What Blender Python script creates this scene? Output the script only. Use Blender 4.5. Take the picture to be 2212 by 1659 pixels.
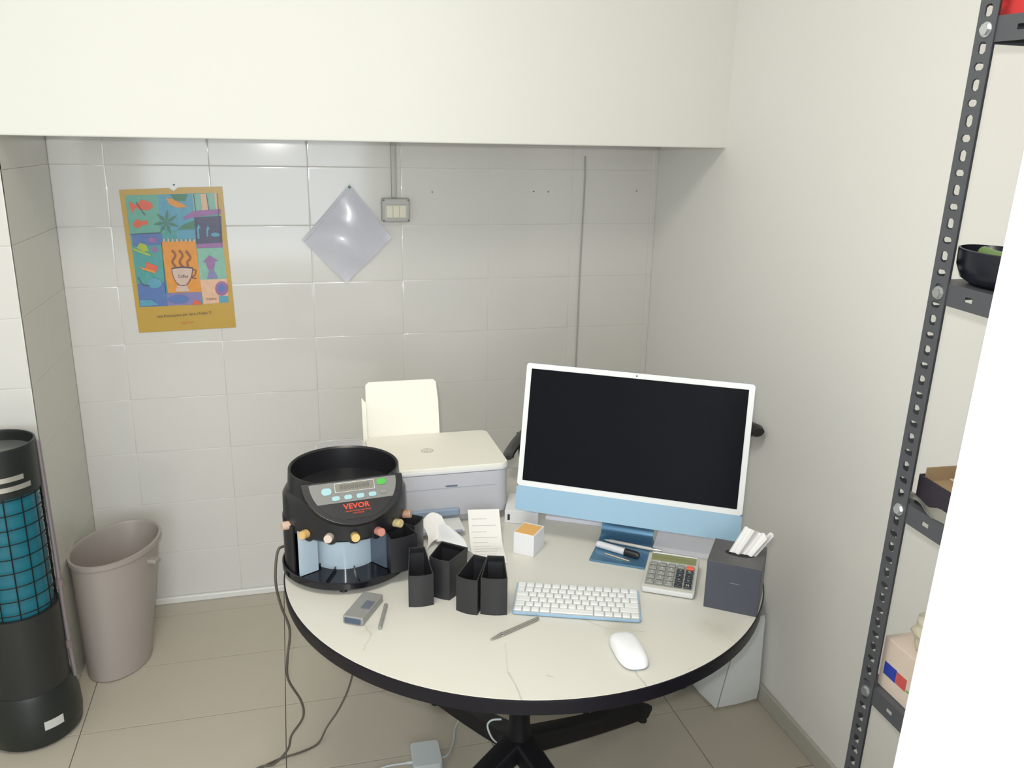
import bpy, bmesh, math, random
from mathutils import Vector, Matrix, Euler
random.seed(7)
SC = bpy.context.scene
COL = SC.collection
for o in list(bpy.data.objects): bpy.data.objects.remove(o)
PI = math.pi

# ------------------------------------------------------------------ camera
cd = bpy.data.cameras.new('camera'); cam = bpy.data.objects.new('camera', cd); COL.objects.link(cam)
cd.sensor_fit = 'HORIZONTAL'; cd.sensor_width = 36.0; cd.lens = 36.0*1832.0/2212.0
cd.clip_start = 0.02; cd.clip_end = 50
# columns: image right, image down, view direction (world axes)
def _n(v): return Vector(v).normalized()
fx = 1832.0
d_ = _n((600-1106, 293-829.5, fx)); r_ = _n((8150-1106, 439-829.5, fx)); r_ = (r_ - d_*r_.dot(d_)).normalized(); dn_ = d_.cross(r_)
up_ = -dn_ if dn_.y > 0 else dn_
Rw = Matrix((r_, d_, up_))                 # world = Rw @ cam(x right, y down, z fwd)
M = Rw @ Matrix(((1,0,0),(0,-1,0),(0,0,-1)))
cam.matrix_world = Matrix.Translation((0,0,1.65)) @ M.to_4x4()
SC.camera = cam

# ------------------------------------------------------------------ light and exposure
SC.view_settings.view_transform = 'Standard'; SC.view_settings.look = 'None'
SC.view_settings.gamma = 1.0; SC.view_settings.use_curve_mapping = False
SC.view_settings.exposure = -0.09
w = bpy.data.worlds.new('world'); SC.world = w; w.use_nodes = True
w.node_tree.nodes['Background'].inputs[0].default_value = (0.80, 0.88, 1.0, 1)
w.node_tree.nodes['Background'].inputs[1].default_value = 0.35
def area(name, loc, size, power, col, rot=(0,0,0), sy=None):
    l = bpy.data.lights.new(name, 'AREA'); l.energy = power; l.color = col; l.size = size
    if sy: l.shape = 'RECTANGLE'; l.size_y = sy
    o = bpy.data.objects.new(name, l); o.location = loc; o.rotation_euler = rot; COL.objects.link(o); return o
area('ceiling_lamp_light', (-0.10, 0.95, 2.70), 0.60, 20.5, (1.0, 0.965, 0.85))
area('hall_fill_light', (-0.2, -2.30, 1.55), 1.9, 66, (0.84, 0.92, 1.0), (math.radians(90), 0, 0), 2.0)  # added cool fill from behind the camera, not a real window
fl = area('camera_flash_light', (-0.03, -0.02, 1.71), 0.03, 13.0, (1.0, 0.975, 0.93), (math.radians(76), 0, math.radians(-8)))

# ------------------------------------------------------------------ materials
MATS = {}
def mat(name, col, rough=0.5, metal=0.0, noise=0.0, nscale=40, bump=0.0, bscale=200, spec=0.5, alpha=1.0, trans=0.0, coat=0.0, emit=None):
    if name in MATS: return MATS[name]
    m = bpy.data.materials.new(name); m.use_nodes = True; nt = m.node_tree; b = nt.nodes['Principled BSDF']
    b.inputs['Base Color'].default_value = (*col, 1); b.inputs['Roughness'].default_value = rough
    b.inputs['Metallic'].default_value = metal; b.inputs['Specular IOR Level'].default_value = spec
    b.inputs['Alpha'].default_value = alpha; b.inputs['Transmission Weight'].default_value = trans
    b.inputs['Coat Weight'].default_value = coat
    tc = nt.nodes.new('ShaderNodeTexCoord')
    if noise > 0:
        n = nt.nodes.new('ShaderNodeTexNoise'); n.inputs['Scale'].default_value = nscale; n.inputs['Detail'].default_value = 4
        nt.links.new(tc.outputs['Object'], n.inputs['Vector'])
        mx = nt.nodes.new('ShaderNodeMix'); mx.data_type = 'RGBA'
        mx.inputs['A'].default_value = (*[max(0, c*(1-noise)) for c in col], 1)
        mx.inputs['B'].default_value = (*[min(1, c*(1+noise)) for c in col], 1)
        nt.links.new(n.outputs['Fac'], mx.inputs['Factor']); nt.links.new(mx.outputs['Result'], b.inputs['Base Color'])
    if bump > 0:
        n2 = nt.nodes.new('ShaderNodeTexNoise'); n2.inputs['Scale'].default_value = bscale
        nt.links.new(tc.outputs['Object'], n2.inputs['Vector'])
        bp = nt.nodes.new('ShaderNodeBump'); bp.inputs['Strength'].default_value = bump; bp.inputs['Distance'].default_value = 0.001
        nt.links.new(n2.outputs['Fac'], bp.inputs['Height']); nt.links.new(bp.outputs['Normal'], b.inputs['Normal'])
    MATS[name] = m; return m

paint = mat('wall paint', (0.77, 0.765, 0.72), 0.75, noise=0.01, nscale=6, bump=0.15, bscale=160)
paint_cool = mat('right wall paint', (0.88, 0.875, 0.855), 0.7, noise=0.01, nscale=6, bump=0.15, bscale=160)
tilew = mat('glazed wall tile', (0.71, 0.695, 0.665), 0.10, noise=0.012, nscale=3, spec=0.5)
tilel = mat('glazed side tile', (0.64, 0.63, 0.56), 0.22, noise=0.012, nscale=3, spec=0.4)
grout = mat('pale grout', (0.71, 0.70, 0.67), 0.8, noise=0.05)
floort = mat('beige floor tile', (0.545, 0.50, 0.415), 0.38, noise=0.03, nscale=8, spec=0.35)
fgrout = mat('dark floor grout', (0.17, 0.16, 0.13), 0.9, noise=0.1)
ceilm = mat('ceiling paint', (0.84, 0.83, 0.80), 0.8, noise=0.01)
whitep = mat('white plastic', (0.80, 0.79, 0.74), 0.4, noise=0.01, nscale=10)
creamp = mat('cream printer plastic', (0.80, 0.78, 0.70), 0.5, noise=0.01, nscale=10, bump=0.05, bscale=600)
greyp = mat('pale grey plastic', (0.50, 0.50, 0.535), 0.45, noise=0.01)
slate = mat('blue grey plastic', (0.25, 0.32, 0.42), 0.35, noise=0.03)
blackp = mat('black plastic', (0.012, 0.012, 0.015), 0.34, noise=0.1, nscale=30)
blackg = mat('gloss black plastic', (0.008, 0.008, 0.012), 0.10, noise=0.1)
blackm = mat('matt black metal', (0.007, 0.007, 0.009), 0.5, noise=0.1, spec=0.25)
cupm = mat('charcoal cup plastic', (0.020, 0.020, 0.023), 0.42, noise=0.08, bump=0.1, bscale=900)

# ------------------------------------------------------------------ mesh helpers
def T(x=0,y=0,z=0): return Matrix.Translation((x,y,z))
def RZ(a): return Matrix.Rotation(a,4,'Z')
def RX(a): return Matrix.Rotation(a,4,'X')
def RY(a): return Matrix.Rotation(a,4,'Y')
def nb(): return bmesh.new()
def merge(bm, t, mtx=None):
    if mtx is not None: bmesh.ops.transform(t, matrix=mtx, verts=t.verts)
    me = bpy.data.meshes.new('t'); t.to_mesh(me); t.free(); bm.from_mesh(me); bpy.data.meshes.remove(me)
def box(bm, sx, sy, sz, c=(0,0,0), bev=0.0, seg=2, mtx=None):
    t = bmesh.new(); bmesh.ops.create_cube(t, size=1)
    bmesh.ops.transform(t, matrix=Matrix.Diagonal((sx,sy,sz,1)), verts=t.verts)
    if bev > 0: bmesh.ops.bevel(t, geom=list(t.edges), offset=min(bev, min(sx,sy,sz)*0.49), segments=seg, affect='EDGES', profile=0.5)
    merge(bm, t, (mtx or Matrix()) @ T(*c)); return bm
def cyl(bm, r1, r2, h, c=(0,0,0), seg=32, mtx=None, caps=True):   # base at c, along z
    t = bmesh.new(); bmesh.ops.create_cone(t, cap_ends=caps, segments=seg, radius1=r1, radius2=r2, depth=h)
    merge(bm, t, (mtx or Matrix()) @ T(c[0],c[1],c[2]+h/2)); return bm
def lathe(bm, prof, seg=48, a0=0, a1=2*PI, sx=1, sy=1, c=(0,0,0)):
    full = abs(a1-a0-2*PI) < 1e-6; n = seg if full else seg+1; rings = []
    for r, z in prof:
        if r < 1e-6: rings.append([bm.verts.new((c[0],c[1],c[2]+z))]*n); continue
        rings.append([bm.verts.new((c[0]+r*sx*math.cos(a0+(a1-a0)*i/seg), c[1]+r*sy*math.sin(a0+(a1-a0)*i/seg), c[2]+z)) for i in range(n)])
    for a, b in zip(rings, rings[1:]):
        for i in range(seg):
            j = (i+1) % n; q = [a[i], a[j], b[j], b[i]]; u = []
            for v in q:
                if v not in u: u.append(v)
            if len(u) > 2:
                try: bm.faces.new(u)
                except ValueError: pass
    return bm
def prism(bm, pts, z0, z1, bev=0, mtx=None):
    t = bmesh.new(); a = [t.verts.new((x,y,z0)) for x,y in pts]; b = [t.verts.new((x,y,z1)) for x,y in pts]; n = len(pts)
    t.faces.new(a[::-1]); t.faces.new(b)
    for i in range(n): t.faces.new((a[i],a[(i+1)%n],b[(i+1)%n],b[i]))
    bmesh.ops.recalc_face_normals(t, faces=t.faces)
    if bev > 0: bmesh.ops.bevel(t, geom=list(t.edges), offset=bev, segments=2, affect='EDGES', profile=0.5)
    merge(bm, t, mtx); return bm
def smoothpath(pts, n=8):
    P = [Vector(p) for p in pts]; out = []
    for i in range(len(P)-1):
        p0 = P[max(i-1,0)]; p1 = P[i]; p2 = P[i+1]; p3 = P[min(i+2,len(P)-1)]
        for k in range(n):
            t = k/n
            out.append(0.5*((2*p1)+(p2-p0)*t+(2*p0-5*p1+4*p2-p3)*t*t+(3*p1-p0-3*p2+p3)*t**3))
    out.append(P[-1]); return out
def tube(bm, path, r, seg=10, closed=False, sq=1.0, mtx=None):
    t = bmesh.new(); P = [Vector(p) for p in path]; n = len(P); rings = []; prev = None
    for i, p in enumerate(P):
        if closed: d = (P[(i+1)%n]-P[i-1]).normalized()
        else: d = (P[min(i+1,n-1)]-P[max(i-1,0)]).normalized()
        ref = Vector((0,0,1)) if abs(d.z) < 0.95 else Vector((0,1,0))
        if prev is not None: ref = prev
        u = (ref - d*ref.dot(d)).normalized(); v = d.cross(u); prev = u
        rr = r(i/(n-1)) if callable(r) else r
        rings.append([t.verts.new(p + u*rr*sq*math.cos(2*PI*k/seg) + v*rr*math.sin(2*PI*k/seg)) for k in range(seg)])
    m = n if closed else n-1
    for i in range(m):
        a = rings[i]; b = rings[(i+1)%n]
        for k in range(seg): t.faces.new((a[k],a[(k+1)%seg],b[(k+1)%seg],b[k]))
    if not closed: t.faces.new(rings[0][::-1]); t.faces.new(rings[-1])
    merge(bm, t, mtx); return bm
def sheet(bm, f, nu, nv, th=0.0004):
    """thin curved sheet from f(u,v)->Vector with thickness"""
    top = [[Vector(f(i/nu, j/nv)) for j in range(nv+1)] for i in range(nu+1)]
    def nrm(i,j):
        a = top[min(i+1,nu)][j]-top[max(i-1,0)][j]; b = top[i][min(j+1,nv)]-top[i][max(j-1,0)]
        c = a.cross(b); return c.normalized() if c.length > 0 else Vector((0,0,1))
    A = [[bm.verts.new(top[i][j]+nrm(i,j)*th/2) for j in range(nv+1)] for i in range(nu+1)]
    B = [[bm.verts.new(top[i][j]-nrm(i,j)*th/2) for j in range(nv+1)] for i in range(nu+1)]
    for i in range(nu):
        for j in range(nv):
            bm.faces.new((A[i][j],A[i+1][j],A[i+1][j+1],A[i][j+1])); bm.faces.new((B[i][j+1],B[i+1][j+1],B[i+1][j],B[i][j]))
    for i in range(nu):
        bm.faces.new((A[i][0],B[i][0],B[i+1][0],A[i+1][0])); bm.faces.new((A[i+1][nv],B[i+1][nv],B[i][nv],A[i][nv]))
    for j in range(nv):
        bm.faces.new((A[0][j+1],B[0][j+1],B[0][j],A[0][j])); bm.faces.new((A[nu][j],B[nu][j],B[nu][j+1],A[nu][j+1]))
    return bm
def obj(name, bm, m, parent=None, smooth=None, loc=None, rot=None):
    me = bpy.data.meshes.new(name); bmesh.ops.recalc_face_normals(bm, faces=bm.faces)
    if smooth is not None:
        for f in bm.faces: f.smooth = True
        for e in bm.edges:
            if len(e.link_faces) == 2 and e.calc_face_angle(0) > math.radians(smooth): e.smooth = False
    bm.to_mesh(me); bm.free(); me.materials.append(m)
    o = bpy.data.objects.new(name, me); COL.objects.link(o)
    if smooth is not None:
        wn = o.modifiers.new('wn','WEIGHTED_NORMAL'); wn.keep_sharp = True; wn.weight = 60
    if parent: o.parent = parent
    if loc: o.location = loc
    if rot: o.rotation_euler = rot
    return o
def tag(o, label=None, cat=None, group=None, kind=None):
    if label: o['label'] = label
    if cat: o['category'] = cat
    if group: o['group'] = group
    if kind: o['kind'] = kind
    return o
def thing(name, label, cat, loc=(0,0,0), rz=0, group=None):
    o = bpy.data.objects.new(name, None); COL.objects.link(o); o.location = loc; o.rotation_euler = (0,0,rz)
    o.empty_display_size = 0.05
    return tag(o, label, cat, group)
def struct(name, bm, m, parent=None, smooth=None):
    o = obj(name, bm, m, parent, smooth)
    if not parent: o['kind'] = 'structure'
    return o
def text_bm(s, size, ext=0.0003, font_scale_x=1.0, bold=0.0):
    cu = bpy.data.curves.new('t','FONT'); cu.body = s; cu.size = size; cu.extrude = ext; cu.align_x = 'CENTER'; cu.align_y = 'CENTER'; cu.resolution_u = 2; cu.offset = bold
    o = bpy.data.objects.new('t', cu); COL.objects.link(o); dg = bpy.context.evaluated_depsgraph_get(); dg.update()
    me = bpy.data.meshes.new_from_object(o.evaluated_get(dg)); bm = bmesh.new(); bm.from_mesh(me)
    bpy.data.objects.remove(o); bpy.data.curves.remove(cu); bpy.data.meshes.remove(me)
    bmesh.ops.transform(bm, matrix=Matrix.Diagonal((font_scale_x,1,1,1)), verts=bm.verts); return bm

# ================================================================== ROOM
XR, XL, YB, YS, ZC, ZB = 1.352, -0.69, 2.99, 2.49, 2.75, 1.638
b = nb(); box(b, 4.6, 6.2, 0.10, (-0.2, 0.55, -0.056)); FL = struct('floor', b, fgrout)
# floor tiles 0.567 x 0.302
def cushion(bm, w_, h_, th):
    # glazed tile: flat face whose edges roll off gently
    rings = []
    for ins, dz in ((0.0060,0.0),(0.0040,-0.00004),(0.0026,-0.00016),(0.0014,-0.00036),(0.0005,-0.00062),(0.0,-0.0009),(0.0,-th)):
        x, y, z = w_/2-ins, h_/2-ins, th/2+dz
        rings.append([bm.verts.new(p) for p in ((-x,-y,z),(x,-y,z),(x,y,z),(-x,y,z))])
    bm.faces.new(rings[0])
    for a_, c_ in zip(rings, rings[1:]):
        for i in range(4): bm.faces.new((a_[i],c_[i],c_[(i+1)%4],a_[(i+1)%4]))
    bm.faces.new(rings[-1][::-1])
def tileset(parent, name, m, rects, place, th, bev, cush=False):
    cache = {}
    for (u0,v0,u1,v1) in rects:
        key = (round(u1-u0,4), round(v1-v0,4))
        if key not in cache:
            t = nb()
            if cush: cushion(t, key[0], key[1], th); o = obj(name, t, m, parent, smooth=40)
            else: box(t, key[0], key[1], th, (0,0,0), bev, 3); o = obj(name, t, m, parent)
            cache[key] = o.data
        else:
            o = bpy.data.objects.new(name, cache[key]); COL.objects.link(o); o.parent = parent
            if cush: wn = o.modifiers.new('wn','WEIGHTED_NORMAL'); wn.keep_sharp = True
        place(o, (u0+u1)/2, (v0+v1)/2)
rects = []
xs = [-1.96,-1.203,-0.636,-0.069,0.498,1.065,XR+0.0]
xs[0] = -1.77
ys = [2.89-0.302*i for i in range(0,13)]
ys = [YB]+ys
for i in range(len(xs)-1):
    for j in range(len(ys)-1):
        rects.append((xs[i]+0.0011, ys[j+1]+0.0017, xs[i+1]-0.0011, ys[j]-0.0017))
def pf(o,u,v): o.location = (u,v,-0.003)
tileset(FL, 'floor_tile', floort, rects, pf, 0.006, 0.0008)
# back wall with tiles
b = nb(); box(b, 2.6, 0.1, ZC, (0.25, YB+0.056, ZC/2)); WB = struct('wall_back', b, grout)
rects = []
vx = [XL+0.0005] + [-0.53,-0.22,0.09,0.40,0.71,1.02,1.33] ; vx = [v for v in vx] + [XR-0.0005]
vz = [0.006+0.1933*i for i in range(0,9)] + [1.655]
for i in range(len(vx)-1):
    if vx[i+1]-vx[i] < 0.004: continue
    for j in range(len(vz)-1):
        if vz[j+1]-vz[j] < 0.01: continue
        rects.append((vx[i]+0.0001, vz[j]+0.0001, vx[i+1]-0.0001, vz[j+1]-0.0001))
rt = random.Random(4)
def pw(o,u,v): o.location = (u, YB+0.0, v); o.rotation_euler = (PI/2 + rt.uniform(-.0012,.0012), 0, rt.uniform(-.001,.001))
tileset(WB, 'wall_tile', tilew, rects, pw, 0.012, 0.0014, True)
# left recess side wall + front of the pier
b = nb(); box(b, 0.9, 0.56, ZB+0.02, (XL-0.006-0.45, YS+0.006+0.28, (ZB+0.02)/2)); WL = struct('wall_left_pier', b, grout)
r1 = [( -1.54,vz[j]+.0002, -1.23-.001, vz[j+1]-.0002) for j in range(len(vz)-1)] + [(-1.23,vz[j]+.0002,-0.921,vz[j+1]-.0002) for j in range(len(vz)-1)] + [(-0.92,vz[j]+.0002,XL,vz[j+1]-.0002) for j in range(len(vz)-1)]
def pp(o,u,v): o.location = (u, YS+0.006, v); o.rotation_euler = (PI/2 + rt.uniform(-.001,.001), 0, 0)
tileset(WL, 'wall_tile', tilew, r1, pp, 0.012, 0.0014, True)
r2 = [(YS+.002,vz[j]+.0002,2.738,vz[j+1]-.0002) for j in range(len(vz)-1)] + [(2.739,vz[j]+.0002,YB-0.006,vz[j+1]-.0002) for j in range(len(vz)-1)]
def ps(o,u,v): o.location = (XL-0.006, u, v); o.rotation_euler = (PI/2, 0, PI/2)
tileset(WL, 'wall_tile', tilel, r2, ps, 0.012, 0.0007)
b = nb(); box(b, 0.1, 6.2, ZC, (XR+0.05, 0.55-0.0, ZC/2)); struct('wall_right', b, paint_cool)
b = nb(); box(b, 0.1, 6.0, ZC, (-1.60, 0.45, ZC/2)); struct('wall_left', b, paint)
b = nb(); box(b, 2.95, 0.55, ZC-ZB, ((XR-1.55)/2-0.01, YS+0.275, (ZC+ZB)/2), 0.004); struct('wall_bulkhead', b, paint)
b = nb(); box(b, 4.6, 6.2, 0.1, (-0.2, 0.55, ZC+0.05)); struct('ceiling', b, ceilm)
b = nb(); box(b, 4.6, 0.1, ZC, (-0.2, -2.5, ZC/2)); struct('wall_front', b, paint)
# partition with the doorway the picture is taken from; its jamb is the white edge at the right
b = nb()
prism(b, [(0.52,0.415),(XR,0.415),(XR,0.519),(0.52,0.519)], 0, ZC)
for v in b.verts:
    k = (1.65 - v.co.z)
    if v.co.x < 0.6: v.co.y += 0.042*k
pj = struct('wall_partition', b, mat('white door paint', (0.90,0.90,0.89), 0.4, noise=0.005, nscale=5))
b = nb(); box(b, 0.07, 0.012, 2.1, (0.63, 0.409, 1.05), 0.003); struct('trim_1', b, mat('white door paint', (0.9,0.9,0.89)))
# base strips
base = mat('grey beige skirting', (0.50,0.48,0.43), 0.5, noise=0.03)
b = nb(); box(b, 0.012, YB-0.55, 0.058, (XR-0.006, (YB+0.55)/2, 0.029), 0.003); struct('baseboard_right', b, base)
b = nb(); box(b, XR-XL-0.014, 0.014, 0.026, ((XR+XL)/2-0.006, YB-0.013, 0.013), 0.005); struct('baseboard_back', b, mat('white strip',(0.80,0.80,0.78),0.3,noise=0.02))

# ceiling lamps (fixtures the light comes from)
for i,(x,y,s,lab) in enumerate([(-0.10,0.95,0.66,'square flush ceiling lamp above the round table')]):
    t = thing('ceiling_lamp', lab, 'lamp', (x,y,ZC-0.02))
    b = nb(); box(b, s, 0.02, 0.04, (0,s/2,0)); box(b, s, 0.02, 0.04, (0,-s/2,0)); box(b, 0.02, s+0.02, 0.04, (s/2,0,0)); box(b, 0.02, s+0.02, 0.04, (-s/2,0,0)); obj('frame', b, whitep, t)
    b = nb(); box(b, s-0.02, s-0.02, 0.006, (0,0,0.01)); obj('reflector', b, whitep, t)

# ================================================================== WALL ITEMS
YW = YB-0.006
# poster
pt = thing('poster', 'ochre bordered poster with coffee cup and seaside pictures on the tiled wall', 'poster', (-0.338, YW-0.002, 1.25))
# drawing digitised in sheet units: corners of the sheet in the sketch grid
PTL, PTR, PBR, PBL = Vector((170,190)), Vector((1165,155)), Vector((1310,1500)), Vector((365,1565))
def inv(px,py):
    u = v = 0.5
    for _ in range(12):
        p = PTL*(1-u)*(1-v)+PTR*u*(1-v)+PBR*u*v+PBL*(1-u)*v
        e = Vector((px,py))-p
        du = (PTR-PTL)*(1-v)+(PBR-PBL)*v; dv = (PBL-PTL)*(1-u)+(PBR-PTR)*u
        D = du.x*dv.y-du.y*dv.x; u += (e.x*dv.y-e.y*dv.x)/D; v += (du.x*e.y-du.y*e.x)/D
    return u, v
W0 = [(-0.496+0.338,0.225),(-0.184+0.338,0.237),(-0.173+0.338,-0.232),(-0.481+0.338,-0.239)]
def P2(px,py,k=0):
    u,v = inv(px,py)
    x = W0[0][0]*(1-u)*(1-v)+W0[1][0]*u*(1-v)+W0[2][0]*u*v+W0[3][0]*(1-u)*v
    z = W0[0][1]*(1-u)*(1-v)+W0[1][1]*u*(1-v)+W0[2][1]*u*v+W0[3][1]*(1-u)*v
    return Vector((x, -0.0006-0.00008*k, z))
def pm(name, col): return mat('ink '+name, col, 0.35, noise=0.16, nscale=55)
LAY = [0]
def ink(name, pts, m, par=None):
    LAY[0] += 1; b = nb(); vs = [b.verts.new(P2(x,y,LAY[0])) for x,y in pts]; f = b.faces.new(vs); bmesh.ops.triangulate(b, faces=[f])
    bmesh.ops.recalc_face_normals(b, faces=b.faces)
    o = obj(name, b, m, par or pt); return o
def blob(cx,cy,rx,ry,n=18,a0=0,a1=2*PI): return [(cx+rx*math.cos(a0+(a1-a0)*i/n), cy+ry*math.sin(a0+(a1-a0)*i/n)) for i in range(n+(0 if a1-a0>6.2 else 1))]
def stroke(name, pts, wdt, m):
    P = smoothpath([(x,y,0) for x,y in pts], 5); L=[];R=[]
    for i,p in enumerate(P):
        d = (P[min(i+1,len(P)-1)]-P[max(i-1,0)]).normalized(); nn = Vector((-d.y,d.x,0))*wdt/2; L.append((p+nn)[:2]); R.append((p-nn)[:2])
    LAY[0] += 1; b = nb(); a = [b.verts.new(P2(x,y,LAY[0])) for x,y in L]; c = [b.verts.new(P2(x,y,LAY[0])) for x,y in R]
    for i in range(len(a)-1): b.faces.new((a[i],a[i+1],c[i+1],c[i]))
    return obj(name, b, m, pt)
b = nb(); c0 = [P2(170,190),P2(640,170),P2(690,200),P2(730,165),P2(1165,155),P2(1310,1500),P2(365,1565)]
a = [b.verts.new(Vector((p.x,0.0006,p.z))) for p in c0]; c = [b.verts.new(Vector((p.x,-0.0004,p.z))) for p in c0]
b.faces.new(a); b.faces.new(c[::-1])
for i in range(len(a)): b.faces.new((a[i],a[(i+1)%len(a)],c[(i+1)%len(a)],c[i]))
obj('sheet', b, mat('ochre paper', (0.53,0.33,0.05), 0.3, noise=0.05, nscale=12), pt)
teal=pm('teal',(0.07,0.32,0.31)); tealg=pm('sea green',(0.14,0.40,0.31)); sky=pm('sky blue',(0.10,0.33,0.46)); blue=pm('blue',(0.09,0.17,0.42)); dk=pm('night',(0.07,0.07,0.14))
orange=pm('orange',(0.72,0.28,0.025)); red=pm('red orange',(0.70,0.12,0.05)); purple=pm('purple',(0.30,0.13,0.33)); peach=pm('peach',(0.72,0.45,0.30)); green=pm('leaf',(0.06,0.20,0.11)); lime=pm('lime',(0.36,0.46,0.04)); line=pm('line',(0.07,0.05,0.08)); cream=pm('pale',(0.62,0.45,0.38)); brown=pm('brown',(0.28,0.09,0.02)); mint=pm('mint',(0.22,0.46,0.36)); lav=pm('lavender',(0.22,0.20,0.42))
ink('picture', [(225,240),(1110,212),(1235,1250),(370,1305)], teal)
ink('picture_panel', [(225,240),(580,230),(600,585),(280,600)], tealg)
ink('picture_panel', [(540,232),(880,220),(905,560),(560,560)], sky)
ink('picture_panel', [(290,600),(575,590),(600,720),(305,720)], blue)
ink('picture_panel', [(305,720),(580,700),(610,1000),(345,1010)], teal)
ink('picture_panel', [(345,1080),(610,1060),(640,1295),(370,1305)], blue)
ink('picture_panel', [(630,1170),(960,1150),(975,1275),(640,1290)], lav)
ink('picture_panel', [(870,225),(1110,212),(1125,365),(885,385)], mint)
ink('stripe', [(950,225),(1005,222),(1025,370),(970,375)], peach)
ink('stripe', [(1085,215),(1110,212),(1125,365),(1105,366)], peach)
ink('stripe', [(780,440),(880,380),(1150,360),(1155,405),(890,440),(790,460)], purple)
ink('picture_panel', [(890,440),(1155,425),(1170,680),(915,690)], dk)
ink('stripe', [(915,690),(1170,675),(1175,720),(920,730)], purple)
ink('picture_panel', [(920,732),(1178,722),(1215,1020),(950,1035)], mint)
ink('picture_panel', [(950,1035),(1215,1020),(1235,1250),(985,1272)], peach)
ink('picture_panel', [(720,565),(900,560),(905,640),(725,645)], sky)
ink('picture_panel', [(1135,1190),(1228,1185),(1235,1252),(1142,1258)], sky)
ink('picture_panel', [(570,670),(905,660),(965,1150),(640,1165)], orange)
ink('fish', [(262,290),(330,330),(380,275),(470,300),(495,345),(440,380),(370,370),(330,355),(290,405)], red)
ink('fish', [(300,500),(340,460),(400,480),(440,465),(435,510),(395,515),(350,545),(310,530)], red)
ink('bird', [(615,260),(680,270),(790,320),(820,345),(720,350),(650,320)], orange)
ink('bird', [(660,230),(830,225),(800,290),(700,285)], green)
for an in range(7):
    A = an*2*PI/7+.3; cx,cy = 620,490
    ink('leaf', [(cx,cy),(cx+60*math.cos(A-.3),cy+60*math.sin(A-.3)),(cx+130*math.cos(A),cy+125*math.sin(A)),(cx+60*math.cos(A+.3),cy+60*math.sin(A+.3))], green)
ink('leaf', [(730,555),(800,500),(890,470),(895,550)], green)
ink('boat', [(335,730),(370,680),(430,700),(455,760),(400,765)], lime); ink('boat', [(300,730),(470,790),(470,810),(310,755)], lime)
ink('boat', [(430,865),(540,905),(520,975),(425,925)], red); ink('boat', [(360,910),(500,945),(520,975),(400,940)], orange)
ink('cherry', blob(510,745,28,28), purple); ink('cherry', blob(490,655,40,28), purple)
ink('wave', blob(420,1020,75,65), teal); ink('wave', blob(510,1070,70,50), sky); ink('wave', [(370,1235),(480,1235),(560,1280),(380,1300)], sky); ink('wave', blob(740,1225,100,40), blue)
ink('tower', [(975,865),(1040,795),(1130,850)], purple); ink('tower', [(1005,865),(1100,858),(1085,930),(1030,935)], purple); ink('tower', [(1040,935),(1080,930),(1130,1015),(1020,1025)], lav)
ink('sail', [(915,540),(935,500),(955,540),(938,545),(945,640),(925,640)], sky); ink('sail', [(1010,550),(1025,515),(1045,550),(1030,552),(1030,620),(1015,620)], sky); ink('sail', blob(1100,600,45,20), sky)
ink('flower', blob(1165,1115,65,70), purple); ink('flower', blob(1165,1110,35,38), blue); ink('fan', [(870,1215),(960,1250),(970,1275),(870,1275),(900,1240)], red)
ink('cup_drawing', [(675,925),(875,915),(865,990),(820,1080),(760,1085),(710,1050),(685,990)], cream); ink('cup_foot', [(730,1090),(820,1085),(855,1145),(710,1150)], cream)
for px in (690,760,830): stroke('steam', [(px-15,750),(px+20,800),(px-10,860),(px+25,910)] if px<800 else [(810,755),(855,820),(825,860),(835,905)], 22, brown)
stroke('cup_handle', [(875,935),(910,940),(900,985),(870,1010),(915,1020)], 9, line)
stroke('cup_line', [(672,925),(780,912),(880,920)], 14, line)
for q in ([(675,925),(690,1000),(730,1070),(790,1090),(840,1060),(870,990),(878,920)],[(905,440),(915,690)],[(620,1165),(575,670)],[(885,225),(905,380)],[(1010,225),(1035,370)],[(280,600),(560,585)],[(1115,215),(1155,680)],[(330,300),(400,400),(420,420)],[(350,1010),(400,1080),(470,1095)]): stroke('outline', q, 6, line)
for k in range(8): ink('spiral', blob(600+42*k,655,9,16,8), cream)
def ptext(s, px, py, size, m, rot=0.0, sx=1.0):
    LAY[0] += 1; b = text_bm(s, size, 0.0, sx); p = P2(px,py,LAY[0])
    bmesh.ops.transform(b, matrix=T(*p) @ RY(rot) @ RX(PI/2), verts=b.verts); o = obj('lettering', b, m, pt); return o
ptext('Una Promozione per dare a Felipe TI', 800, 1375, 0.0125, line, -0.05, 0.92)
ptext('espresso', 830, 1452, 0.011, red, -0.05)
ptext('Coffee', 785, 1000, 0.015, line, -0.03, .8); ptext('Venice', 1065, 1215, 0.012, line, -0.03)
b = nb(); cyl(b, 0.002, 0.002, 0.012, seg=8, mtx=RX(PI/2)); tag(obj('nail', b, blackm, loc=(-0.331, YW, 1.492)), 'small nail above the poster', 'nail')

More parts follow.
